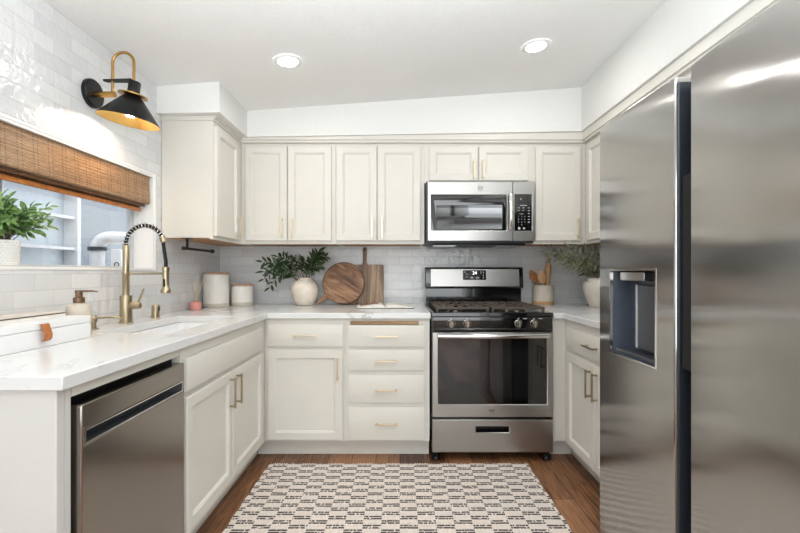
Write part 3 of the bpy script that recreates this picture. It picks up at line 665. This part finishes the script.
for a, b in zip(A, A[1:]): tot.append(tot[-1]+(b-a).length)
turns = 16; ns = turns*14
for i in range(ns+1):
    q = tot[-1]*(.06+.94*i/ns); k = max(j for j in range(len(tot)) if tot[j] <= q+1e-9); k = min(k, len(A)-2)
    f = (q-tot[k])/(tot[k+1]-tot[k]); p = A[k].lerp(A[k+1], f); tg = (A[min(k+2, len(A)-1)]-A[max(k-1, 0)]).normalized()
    nn = Vector((0, 1, 0)); bn = tg.cross(nn); an = 2*math.pi*turns*i/ns
    dense.append(p+nn*.0125*math.cos(an)+bn*.0125*math.sin(an))
MB().tube(dense, .0024, 6).build('spring', M['ssbright'], t)
tg = (Vector(arc[-1])-Vector(arc[-2])).normalized(); e0 = Vector(endp)
MB().tube([e0-tg*.012, e0-tg*.006, e0+tg*.016, e0+tg*.02], [.0135, .0145, .0145, .011], 16).build('spring_collar', M['brass'], t)
hz = ztop-.115
hd = MB().lathe((hx, fy, hz-.125), [(0, .004), (.021, .004), (.0225, 0), (.0235, .004), (.0235, .016), (.0165, .026), (.0150, .05), (.0150, .108), (.0175, .110), (.0175, .128), (.012, .132), (0, .132)], 24).build('spray_head', M['brass'], t)
MB().box(hx-.005, hx+.005, fy-.018, fy-.012, hz-.092, hz-.055).build('spray_button', M['black'], hd, bevel=.002)
MB().tube([(fx+.014, fy, z1_+.110), (hx-.014, fy, z1_+.110)], .0055, 12).build('support_arm', M['brass'], t)
vz = CT+.088
vb = MB(); vb.cyl((fx+.02, fy, vz), .0165, .052, 20, 'X'); vb.build('valve', M['brass'], t, bevel=.002)
lv = MB(); lv.tube([(fx+.060, fy, vz+.008), (fx+.068, fy, vz+.03), (fx+.090, fy, vz+.085)], [.006, .0058, .005], 12); lv.build('lever', M['brass'], t)
t = thing('soap_pump', (-1.375, 1.99, CT), 'small brass deck soap pump left of the tall faucet', 'soap dispenser')
MB().lathe((-1.375, 1.99, CT+.0005), [(0, 0), (.024, 0), (.024, .004), (.0135, .006), (.0135, .030), (.0175, .032), (.0175, .058), (.016, .060), (0, .060)], 22).build('base', M['brass'], t)
MB().tube([(-1.36, 1.99, CT+.050), (-1.31, 2.005, CT+.0525), (-1.275, 2.015, CT+.050), (-1.268, 2.017, CT+.043)], [.0045, .0042, .004, .0035], 10).build('spout', M['brass'], t)
t = thing('air_gap', (-1.375, 2.50, CT), 'short brass air gap cap on the worktop right of the faucet', 'air gap')
MB().lathe((-1.375, 2.50, CT+.0005), [(0, 0), (.024, 0), (.024, .003), (.021, .005), (.021, .066), (.019, .070), (0, .070)], 24).build('cap', M['brass'], t)
MB().prism(rrect(2.492, 2.508, CT+.038, CT+.060, .003), -1.3555, -1.3530, lambda u, v, w: (w, u, v)).build('slot', M['dgrey'], t)
# ================================================================== LEFT COUNTER OBJECTS
t = thing('storage_box', (-1.32, 1.45, CT), 'long white lidded box with tan leather tab on the left counter', 'box')
bx0, bx1, by0, by1 = -1.435, -1.212, 1.12, 1.742
MB().box(bx0, bx1, by0, by1, CT+.0005, CT+.060).build('body', M['boxw'], t, bevel=.002)
ld = MB().box(bx0, bx1, by0, by1, CT+.0612, CT+.086).build('lid', M['boxw'], t, bevel=.002)
st = MB(); a = 1.492; pr = [(bx1+.0005, CT+.080), (bx1+.006, CT+.078), (bx1+.017, CT+.045), (bx1+.016, CT+.030), (bx1+.009, CT+.022), (bx1+.0005, CT+.020)]
pr2 = [(x+.0028, z+.0005) for x, z in pr]
for k in range(len(pr)-1):
    q = [pr[k], pr2[k], pr2[k+1], pr[k+1]]
st.rings([[(x, a, z), (x2, a, z2), (x2, a+.034, z2), (x, a+.034, z)] for (x, z), (x2, z2) in zip(pr, pr2)])
sp_ = st.build('leather_tab', M['leather'], t, bevel=.0006)
MB().lathe((bx1+.006, a+.017, CT+.0715), [(0, .003), (.0045, .0022), (.005, 0), (0, 0)], 14, 'X').build('stud', M['bronze'], sp_)
t = thing('magazine', (-1.33, 1.36, CT+.087), 'cream covered magazine lying on the white box', 'magazine')
mg = [(-1.425, 1.14), (-1.300, 1.14), (-1.300, 1.725), (-1.425, 1.735)]
MB().prism(mg, CT+.0866, CT+.0965, xyz).build('pages', M['paper'], t)
MB().prism([(x+(.0015 if x > -1.4 else 0), y) for x, y in mg], CT+.0967, CT+.1002, xyz).build('spine_board', M['dkcover'], t)
MB().prism([(x*1.0, y) for x, y in mg], CT+.1004, CT+.1018, xyz).build('cover', M['cover'], t)
t = thing('soap_bottle', (-1.30, 1.80, CT), 'beige stoneware soap bottle with brown pump behind the white box', 'soap bottle')
MB().lathe((-1.30, 1.80, CT+.0005), [(0, 0), (.040, 0), (.043, .004), (.043, .112), (.039, .122), (.022, .129), (.017, .131), (0, .131)], 32).build('bottle', M['soap'], t)
pm = MB().lathe((-1.30, 1.80, CT+.132), [(0, 0), (.0205, 0), (.0205, .020), (.017, .022), (.013, .023), (.013, .040), (.0145, .041), (.0145, .050), (0, .051)], 24).build('pump', M['bronze'], t)
MB().tube([(-1.290, 1.80, CT+.178), (-1.262, 1.812, CT+.1785), (-1.238, 1.822, CT+.176)], [.0045, .004, .003], 10).build('nozzle', M['bronze'], pm)
t = thing('reed_diffuser', (-1.395, 3.03, CT), 'pink reed diffuser with pale sticks beside the tall canister', 'diffuser')
dx_, dy_ = -1.392, 3.03
MB().lathe((dx_, dy_, CT+.0005), [(0, 0), (.036, 0), (.039, .004), (.039, .046), (.034, .052), (.013, .054), (.013, .064), (.010, .064), (.010, .056), (0, .056)], 24).build('bottle', M['pink'], t)
for k, (ax_, ay_) in enumerate(((-.030, -.02), (.045, .01), (.075, -.012), (.012, .03), (-.044, .016), (.028, -.025))):
    MB().tube([(dx_-ax_*.08, dy_-ay_*.08, CT+.058), (dx_+ax_, dy_+ay_, CT+.215-.25*abs(ax_)*.6)], .0022, 6).build('reed', M['reed'], t)
def canister(x, y, r, h, label, band):
    t = thing('canister', (x, y, CT), label, 'canister', None)
    m = gradmat('two_tone_glaze', [(0, (160, 142, 122)), (band, (233, 228, 220))], CT, CT+h, .4) if False else None
    MB().lathe((x, y, CT+.0005), [(0, 0), (r-.004, 0), (r, .004), (r, h-.004), (r-.004, h), (0, h)], 40).build('jar', canmat, t)
    MB().lathe((x, y, CT+.0005), [(r+.0004, .004), (r+.0016, .006), (r+.0016, band), (r+.0004, band+.002)], 40).build('base_band', M['soap'], t, fix=True)
    ld = MB().lathe((x, y, CT+h+.001), [(0, 0), (r-.006, 0), (r-.003, .003), (r-.003, .013), (r-.007, .016), (0, .016)], 40).build('lid', M['lid'], t)
canmat = plain('ivory_stoneware_glaze', (234, 229, 221), .35, var=.02)
canister(-1.352, 3.27, .089, .238, 'tall ivory canister with wooden lid, in the counter corner', .026)
canister(-1.207, 3.40, .082, .148, 'short ivory canister with wooden lid, right of the tall one', .026)
# paper towel bar under the left cabinet
t = thing('towel_bar', (-1.30, 2.86, UB), 'black paper towel bar hanging under the left wall cabinet', 'paper towel holder')
tb = MB(); tb.cyl((-1.30, 2.715, 1.318), .008, UB-1.318-.0045, 14); tb.box(-1.325, -1.275, 2.685, 2.745, UB-.0075, UB-.0045); tb.build('bracket', M['black'], t)
tb = MB(); tb.tube([(-1.30, 2.675, 1.318), (-1.30, 3.07, 1.318)], .0085, 14); tb.cyl((-1.30, 3.07, 1.318), .0135, .014, 16, 'Y'); tb.cyl((-1.30, 2.665, 1.318), .0125, .012, 16, 'Y'); tb.build('rod', M['black'], t)
# ================================================================== FOLIAGE
def leaf(mb, p, d, up, ln, wd, curl=.15):
    d = Vector(d).normalized(); s_ = d.cross(Vector(up))
    s_ = s_.normalized() if s_.length > 1e-4 else d.orthogonal().normalized(); n = s_.cross(d)
    vs, fs = [], []
    for i, (q, w_) in enumerate(((0, .08), (.22, .75), (.5, 1), (.78, .62), (1, .03))):
        c = Vector(p)+d*ln*q-n*ln*curl*q*q
        vs += [c-s_*wd*.5*w_+n*wd*.14*w_, c, c+s_*wd*.5*w_+n*wd*.14*w_]
    for i in range(4):
        a = i*3; fs += [(a, a+1, a+4, a+3), (a+1, a+2, a+5, a+4)]
    mb.add(vs, fs)
def branch(stems, lf, pts, r, nl, ln, wd, spread=.9, start=.25, rnd=random):
    P = [Vector(p) for p in pts]; fine = []
    for i in range(13):
        q = i/12; n_ = len(P)-1
        if n_ == 2: p = P[0]*(1-q)**2+P[1]*2*q*(1-q)+P[2]*q*q
        else: p = P[0]*(1-q)**3+P[1]*3*q*(1-q)**2+P[2]*3*q*q*(1-q)+P[3]*q**3
        fine.append(p)
    stems.tube(fine, [r*(1-.6*i/12) for i in range(13)], 6)
    for k in range(nl):
        q = start+(1-start)*k/(nl-1); f = q*12; i = min(int(f), 11); p = fine[i].lerp(fine[i+1], f-i); tg = (fine[i+1]-fine[i]).normalized()
        side = tg.cross(Vector((rnd.uniform(-.5, .5), -1, rnd.uniform(-.3, .6)))).normalized()*(1 if k % 2 else -1)
        d = tg*(.75 if k < nl-1 else 2)+side*spread+Vector((rnd.uniform(-.25, .25), rnd.uniform(-.35, .25), rnd.uniform(-.3, .15)))
        leaf(lf, p, d, (rnd.uniform(-.5, .5), -.75, .8), ln*rnd.uniform(.75, 1.15), wd*rnd.uniform(.8, 1.15))
def vase_profile(pts, wall=.006):
    return [(0, pts[0][1])]+pts+[(r-wall, z) for r, z in reversed(pts[len(pts)//2:])]+[(0, pts[len(pts)//2][1])]
# round vase with dark stems
vx, vy = -.735, 3.43
t = thing('flower_vase', (vx, vy, CT), 'round cream crackled vase of dark green stems on the back counter', 'vase')
MB().lathe((vx, vy, CT+.0005), vase_profile([(.052, 0), (.066, .006), (.088, .045), (.101, .090), (.105, .120), (.098, .155), (.078, .182), (.058, .193), (.052, .199), (.056, .207), (.058, .212)], .008), 40).build('vase', M['ceramic'], t)
st, lf = MB(), MB(); base = lambda: (vx+random.uniform(-.03, .03), vy+random.uniform(-.03, .03), CT+.09)
ends = [(-.30, -.08, .33), (-.27, -.14, .26), (-.31, -.02, .20), (-.19, -.05, .37), (-.20, -.14, .31), (-.24, -.10, .14), (-.12, -.12, .35), (-.06, -.10, .37), (.02, -.12, .33), (.09, -.05, .35), (.14, -.08, .41), (.17, -.05, .37), (.15, -.13, .30), (-.14, -.15, .25), (.07, -.12, .27), (-.26, .02, .29), (.11, .03, .38)]
for ex, ey, ez in ends:
    b0 = Vector(base()); e = Vector((vx+ex, vy+ey, CT+ez)); m = Vector((vx+ex*.25, vy+ey*.3, CT+.24+.25*max(0, ez-.2)))
    branch(st, lf, [b0, m, Vector((vx+ex*.62, vy+ey*.7, max(CT+.30, e.z)+.01)), e], .0022, 14, .062, .021, start=.40)
st.build('stems', M['twig'], t); lf.build('foliage', M['leafA'], t, fix=False, smooth=0)
# tall vase with olive branches by the fridge
vx, vy = 1.462, 3.24
t = thing('flower_vase', (vx, vy, CT), 'tall ivory vase of olive branches beside the fridge', 'vase')
MB().lathe((vx, vy, CT+.0005), vase_profile([(.070, 0), (.076, .005), (.096, .050), (.114, .105), (.121, .145), (.118, .172), (.104, .192), (.096, .198), (.099, .206), (.101, .212)], .009), 40).build('vase', M['ceramicw'], t)
st, lf = MB(), MB()
ends = [(-.40, -.02, .44), (-.33, -.06, .34), (-.30, .04, .40), (-.25, -.08, .42), (-.20, -.05, .33), (-.17, .02, .44), (-.14, -.10, .40), (-.08, -.06, .44), (-.04, -.12, .36), (.03, -.06, .42), (.06, -.12, .33), (-.24, -.10, .30), (-.36, .05, .37), (.10, .0, .40)]
for ex, ey, ez in ends:
    b0 = Vector((vx+random.uniform(-.04, .04), vy+random.uniform(-.04, .04), CT+.10)); e = Vector((vx+ex, vy+ey, CT+ez))
    branch(st, lf, [b0, Vector((vx+ex*.2, vy+ey*.3, CT+.27)), Vector((vx+ex*.6, vy+ey*.7, CT+.30+.35*(ez-.25))), e], .002, 12, .070, .0165, spread=.75, start=.34)
st.build('stems', M['twig'], t); lf.build('foliage', M['leafB'], t, fix=False, smooth=0)
# potted plant on the window sill
vx, vy, vz_ = -1.506, 1.685, WZ0+.0125
t = thing('potted_plant', (vx, vy, vz_), 'leafy green plant in a white embossed pot on the window sill', 'plant')
MB().lathe((vx, vy, vz_), [(0, 0), (.046, 0), (.049, .003), (.053, .096), (.052, .098), (.048, .098), (.047, .08), (0, .08)], 36).build('pot', M['pot'], t)
db = MB()
for r_ in range(9):
    for k in range(28):
        a = 2*math.pi*(k+.5*(r_ % 2))/28; rr = .0490+.004*(.010+r_*.0098)/.096; c = (vx+rr*math.cos(a), vy+rr*math.sin(a), vz_+.010+r_*.0098)
        if math.sin(a) > .35 : continue
        o_ = Vector((math.cos(a), math.sin(a), 0)); s_ = Vector((-math.sin(a), math.cos(a), 0)); C = Vector(c)
        db.add([C+s_*.0045, C+Vector((0, 0, .0045)), C-s_*.0045, C-Vector((0, 0, .0045)), C+o_*.002], [(0, 1, 4), (1, 2, 4), (2, 3, 4), (3, 0, 4)])
so = db.build('embossing', M['pot'], t, fix=False, smooth=0); so['kind'] = 'stuff'
st, lf = MB(), MB()
for k in range(30):
    a = random.uniform(0, 6.28); rr = random.uniform(.3, 1)
    ex, ey, ez = .050*rr*math.cos(a)+.040, .125*rr*math.sin(a)+.005, .265-.13*rr*rr+random.uniform(-.03, .02)
    if k < 3: ex, ey, ez = .05+.02*k, .17-.03*k, .17+.035*k
    b0 = Vector((vx+random.uniform(-.02, .02), vy+random.uniform(-.02, .02), vz_+.08)); e = Vector((vx+ex, vy+ey, vz_+ez))
    branch(st, lf, [b0, b0.lerp(e, .45)+Vector((0, 0, .05)), e], .0018, 12, .040, .019, spread=.85, start=.3)
st.build('stems', M['twig'], t); lf.build('foliage', M['leafC'], t, fix=False, smooth=0)
# ================================================================== BOARDS, BOOK, CROCK
def lean(x, y, z, ang, roll=0):
    Rm = Matrix.Rotation(-math.radians(ang), 4, 'X') @ Matrix.Rotation(math.radians(roll), 4, 'Y'); T = Matrix.Translation((x, y, z)) @ Rm
    return lambda u, v, w: tuple(T @ Vector((u, -w, v)))
fnb = lean(-.281, 3.523, CT+.001, 6)
t = thing('cutting_board', (-.281, 3.52, CT), 'rectangular greyed wood board with a hole in its handle, leaning on the tile', 'cutting board')
P = rrect(-.148, .148, 0, .300, .014)
k = [i for i, (u, v) in enumerate(P) if v > .29]
h = [(-.0, 0)]
poly = [p for p in P if p[1] < .2] ; 
poly = rrect(-.150, .150, 0, .314, .014); right = [p for p in poly[:12]]; left = [p for p in poly[12:]]
grip = [(.024, .314), (.0155, .328), (.0135, .352), (.0165, .420)]+[(.0165*math.cos(a), .438+.0165*math.sin(a)) for a in [math.pi*i/8 for i in range(0, 9)]]+[(-.0165, .420), (-.0135, .352), (-.0155, .328), (-.024, .314)]
MB().prism(right+grip+left, 0, .018, fnb).build('board', M['board2'], t, bevel=.003)
MB().prism([(.0062*math.cos(-2*math.pi*i/16), .434+.0105*math.sin(2*math.pi*i/16)) for i in range(16)][::-1], .0182, .0188, fnb).build('hang_hole', M['black'], t)
t = thing('cutting_board', (-.44, 3.47, CT), 'round striped wood paddle board leaning in front of the rectangular one', 'cutting board')
fnr = lean(-.440, 3.470, CT+.168, 8, 0)
Rr = .162; pa = math.radians(218); hw = .020
P = []
for i in range(61):
    a = pa+math.radians(14)+(2*math.pi-math.radians(28))*i/60; P.append((Rr*math.cos(a), Rr*math.sin(a)))
ux, uz = math.cos(pa), math.sin(pa)
P += [(ux*.175-uz*-hw, uz*.175+ux*-hw), (ux*.245+uz*hw*.7, uz*.245-ux*hw*.7), (ux*.252, uz*.252), (ux*.245-uz*hw*.7, uz*.245+ux*hw*.7), (ux*.175+uz*-hw, uz*.175-ux*-hw)]
body = MB().prism(P, 0, .020, fnr).build('board', M['board'], t, bevel=.004)
ring = MB(); n = 72
rr_ = [[fnr(r*math.cos(2*math.pi*i/n), r*math.sin(2*math.pi*i/n), w) for i in range(n)] for r, w in ((Rr-.003, .0195), (Rr-.002, .0208), (Rr+.0012, .0200), (Rr+.0012, .001), (Rr-.003, .0005))]
ring.rings(rr_, False, False).build('bark_edge', M['edge'], t)
t = thing('open_book', (-.09, 3.16, CT), 'open cookbook lying flat on the counter beside the stove', 'book')
bx_, by_ = -.11, 3.22
def bk(u, v, w):
    c, s_ = math.cos(.07), math.sin(.07); return (bx_+u*c-v*s_, by_+u*s_+v*c, CT+.001+w)
MB().prism([(-.205, -.118), (.205, -.118), (.205, .118), (-.205, .118)], 0, .003, bk).build('cover', M['dkcover'], t)
for sg in (-1, 1):
    prof = [(0, .004), (.012, .019), (.035, .027), (.075, .025), (.13, .017), (.2, .008)]
    top = [[bk(sg*u, -.115, z), bk(sg*u, .115, z), bk(sg*u, .115, .0034), bk(sg*u, -.115, .0034)] for u, z in prof]
    pg = MB().rings(top).build('pages', M['paper'], t)
    if sg < 0:
        m_ = MB(); q = [[bk(-u, -.01, z+.0006), bk(-u, .105, z+.0006), bk(-u, .105, z+.0001), bk(-u, -.01, z+.0001)] for u, z in ((.045, .0265), (.075, .025), (.13, .017), (.18, .0105))]
        lab(m_.rings(q).build('photo_print', M['print'], pg), 'brown food photo printed on the page')
cx_, cy_ = 1.118, 3.475
t = thing('utensil_crock', (cx_, cy_, CT), 'grey stoneware crock with tan foot, right of the stove', 'crock')
crock = gradmat('dipped_stoneware', [(0, (186, 150, 112)), (.17, (206, 200, 190))], CT, CT+.158, .5)
o_ = MB().lathe((0, 0, 0), [(0, .0005), (.076, .0005), (.080, .005), (.081, .125), (.078, .138), (.080, .148), (.079, .154), (.074, .154), (.072, .14), (.072, .03), (0, .03)], 36)
o_.v = [(x+cx_, y+cy_, z+CT) for x, y, z in o_.v]
cr_ = o_.build('pot', M['soap'], t)
MB().lathe((cx_, cy_, CT+.001), [(.0762, .0005), (.0806, .0055), (.0816, .030), (.0811, .0305)], 36).build('foot_band', M['spoon2'], t)
def spoon(name, b, e, mat, label, w=.026, hl=.085):
    b, e = Vector(b), Vector(e); d = (e-b).normalized(); s_ = d.cross(Vector((0, 1, 0))).normalized(); n = s_.cross(d)
    t = thing(name, b, label, 'spoon')
    hd0 = e-d*hl
    MB().tube([b, b.lerp(hd0, .5), hd0+d*.012], [.0065, .0062, .0075], 10).build('handle', M[mat], t)
    m = MB(); rs = []
    for q in [i/10 for i in range(11)]:
        ww = max(.004, w*math.sin(math.pi*min(1, .12+.80*q)**.85)); c = hd0+d*hl*q+n*(.006*math.sin(math.pi*q))
        rs.append([c+s_*ww*math.cos(a)+n*(.0055*math.sin(a)-(.004*math.sin(math.pi*q) if math.sin(a) < -.1 else 0)) for a in [2*math.pi*k/12 for k in range(12)]])
    m.rings(rs).build('bowl', M[mat], t)
spoon('wooden_spoon', (cx_+.020, cy_-.015, CT+.0318), (cx_-.106, cy_-.03, CT+.272), 'spoon', 'dark olive wood spoon leaning left in the crock', .033, .105)
spoon('wooden_spoon', (cx_+.015, cy_-.035, CT+.0318), (cx_-.030, cy_-.04, CT+.272), 'spoon2', 'paler round wooden spoon in the middle of the crock', .034, .105)
t = thing('rolling_pin', (cx_+.03, cy_+.01, CT+.03), 'wooden rolling pin standing upright in the crock', 'rolling pin')
b, e = Vector((cx_+.022, cy_+.012, CT+.0318)), Vector((cx_+.050, cy_+.0, CT+.385)); d = (e-b)
MB().tube([b, b+d*.08, b+d*.12, b+d*.74, b+d*.80], [.010, .012, .021, .0235, .021], 18).build('barrel', M['spoon2'], t)
MB().tube([b+d*.801, b+d*.83, b+d*.90, b+d*.97, b+d*1.0], [.009, .010, .0135, .012, .006], 14).build('handle', M['spoon2'], t)
# ================================================================== WINDOW BLIND
t = thing('roman_shade', (-1.49, 1.87, WZ1), 'woven bamboo roman shade half raised in the window', 'blind')
by0, by1 = WY0+.016, 2.585
MB().box(-1.545, -1.515, by0, by1, 1.700, 1.7285).build('headrail', M['rail'], t)
vl = MB(); prof = [(-1.462, 1.728), (-1.461, 1.68), (-1.458, 1.62), (-1.455, 1.585), (-1.458, 1.570), (-1.468, 1.567)]
n = 24; rs = []
for i in range(n+1):
    y = by0+(by1-by0)*i/n; wv = .0015*math.sin(i*1.1)
    rs.append([(x+wv, y+(.004*math.sin(z*70) if i == n else 0), z) for x, z in prof]+[(x+wv-.004, y+(.004*math.sin(z*70) if i == n else 0), z) for x, z in reversed(prof)])
lab(vl.rings(rs).build('valance', M['bamboo'], t), 'pale bamboo front flap')
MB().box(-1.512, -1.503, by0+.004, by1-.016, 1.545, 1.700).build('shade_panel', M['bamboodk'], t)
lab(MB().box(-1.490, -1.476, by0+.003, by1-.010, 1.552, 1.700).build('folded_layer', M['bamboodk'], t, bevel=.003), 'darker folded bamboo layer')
MB().box(-1.517, -1.498, by0+.004, by1-.014, 1.526, 1.545).build('bottom_rail', M['rail'], t, bevel=.002)
# ================================================================== SCONCE
sx, sy, sz = XL, 2.085, 2.012
t = thing('wall_sconce', (sx, sy, sz), 'black cone sconce with brass hook on the tiled wall above the window', 'wall lamp')
MB().lathe((XL+.0005, sy, sz), [(0, 0), (.066, 0), (.066, .016), (.060, .022), (0, .022)], 36, 'X').build('backplate', M['black'], t)
ar = MB(); ar.tube([(XL+.023, sy, sz-.004), (XL+.114, sy, sz-.004)], .0135, 16); ar.build('arm', M['agedbrass'], t)
r1x, r2x = XL+.102, XL+.202; rr = (r2x-r1x)/2
hk = [(r1x, sy, sz-.004), (r1x, sy, sz+.140)]+arcpts((r1x+rr, sy, sz+.143), rr, math.pi, 0, 16, (1, 0, 0), (0, 0, 1))+[(r2x, sy, sz+.045)]
MB().tube(hk, .0065, 12).build('hook', M['agedbrass'], t)
tl = Matrix.Rotation(math.radians(9), 3, 'Y'); piv = Vector((r2x, sy, sz+.02))
def tp(h, dx=0): return tuple(piv+tl @ Vector((dx, 0, h-.02)))
MB().lathe(tp(-.005), [(0, 0), (.026, 0), (.026, .056), (.023, .060), (0, .060)], 28, tl).build('socket_cap', M['black'], t)
MB().prism([(r1x-.035, sy-.016)]+[(r2x, sy-.024), (r2x, sy+.024)]+[(r1x-.035, sy+.016), (r1x-.045, sy)], sz+.058, sz+.062, xyz).build('bridge_plate', M['black'], t, bevel=.001)
MB().lathe(tp(-.013), [(0, 0), (.062, 0), (.062, .005), (0, .005)], 36, tl).build('collar_disc', M['agedbrass'], t)
sh = MB().lathe(tp(0), [(0, -.0132), (.034, -.014), (.050, -.030), (.130, -.128), (.1315, -.132)], 48, tl).build('shade', M['black'], t, smooth=60)
lab(MB().lathe(tp(0), [(0, -.0150), (.0325, -.0158), (.0485, -.0318), (.1285, -.1295), (.1305, -.1318)], 48, tl).build('shade_lining', M['goldin'], sh, smooth=60), 'gold inner lining')
MB().lathe(tp(-.112), [(0, 0), (.016, .003), (.026, .016), (.029, .034), (.024, .055), (.015, .070), (.013, .085), (0, .085)], 20, tl).build('bulb', M['bulb'], t)
# ================================================================== DOWNLIGHTS
for dxx, dyy, lb in ((-.619, 2.455, 'round recessed ceiling light on the left'), (.76, 2.482, 'round recessed ceiling light on the right, nearer the fridge')):
    t = thing('recessed_light', (dxx, dyy, zc(dxx)), lb, 'ceiling light')
    T = Matrix.Rotation(-math.atan(.0703), 3, 'Y') @ Matrix.Rotation(math.pi, 3, 'X')
    MB().lathe((dxx, dyy, zc(dxx)-.0008), [(.052, .001), (.056, .006), (.076, .004), (.080, 0)], 40, T).build('trim_ring', M['trim'], t)
    MB().lathe((dxx, dyy, zc(dxx)-.0008), [(0, .0035), (.053, .0025), (.054, .0005)], 40, T).build('lens', M['lens'], t)
    l = bpy.data.lights.new('downlight', 'SPOT'); l.energy = 7; l.color = (1, .98, .95); l.spot_size = math.radians(125); l.spot_blend = .9; l.shadow_soft_size = .05
    o = bpy.data.objects.new('downlight', l); COL.objects.link(o); o.location = (dxx, dyy, zc(dxx)-.02)
# ================================================================== YARD OBJECTS
t = thing('vent_pipe', (-2.40, 3.5, 0), 'white elbow pipe with dark collar outside the window', 'pipe')
px_, py_ = -2.42, 3.55
el = MB(); el.tube([(px_, py_, .02), (px_, py_, 1.36)]+[tuple(p) for p in arcpts((px_+.09, py_+.03, 1.36), .09, math.pi, math.pi/2, 10, (1, .33, 0), (0, 0, 1))]+[(px_+.5, py_+.22, 1.45)], .052, 20)
el.build('pipe', M['pvc'], t); MB().lathe((px_, py_, 1.345), [(.0525, 0), (.066, 0), (.066, .03), (.0525, .03), (.0525, 0)], 24).build('collar', M['dgrey'], t)
for q in (.20, .36): MB().tube([(px_+q-.01, py_+.22*q/.5, 1.45), (px_+q+.01, py_+.22*q/.5+.01, 1.45)], .056, 20).build('joint', M['pvc'], t)
t = thing('utility_box', (-2.5, 4.0, 0), 'white utility box on a post outside beneath the elbow pipe', 'utility box')
MB().box(-2.61, -2.51, 4.0, 4.12, 1.14, 1.38).build('box', M['pvc'], t, bevel=.006)
MB().lathe((-2.55, 3.999, 1.24), [(.016, 0), (.024, 0), (.024, .006), (.016, .006), (.016, 0)], 20, Matrix.Rotation(math.pi/2, 3, 'X')).build('dial', M['dgrey'], t)
MB().box(-2.58, -2.54, 4.04, 4.08, .002, 1.139).build('post', M['pvc'], t)
# repeats share a group
GROUPS = {'wall_cabinet': 'greige wall cabinets', 'recessed_light': 'recessed ceiling lights', 'canister': 'canisters in the counter corner', 'wooden_spoon': 'wooden spoons in the crock',
          'cutting_board': 'wooden boards leaning on the tile', 'flower_vase': 'vases of greenery on the counter', 'worktop': 'white stone worktops'}
for o in list(COL.objects):
    k = o.name.split('.')[0]
    if o.parent is None and 'category' in o.keys() and k in GROUPS: o['group'] = GROUPS[k]
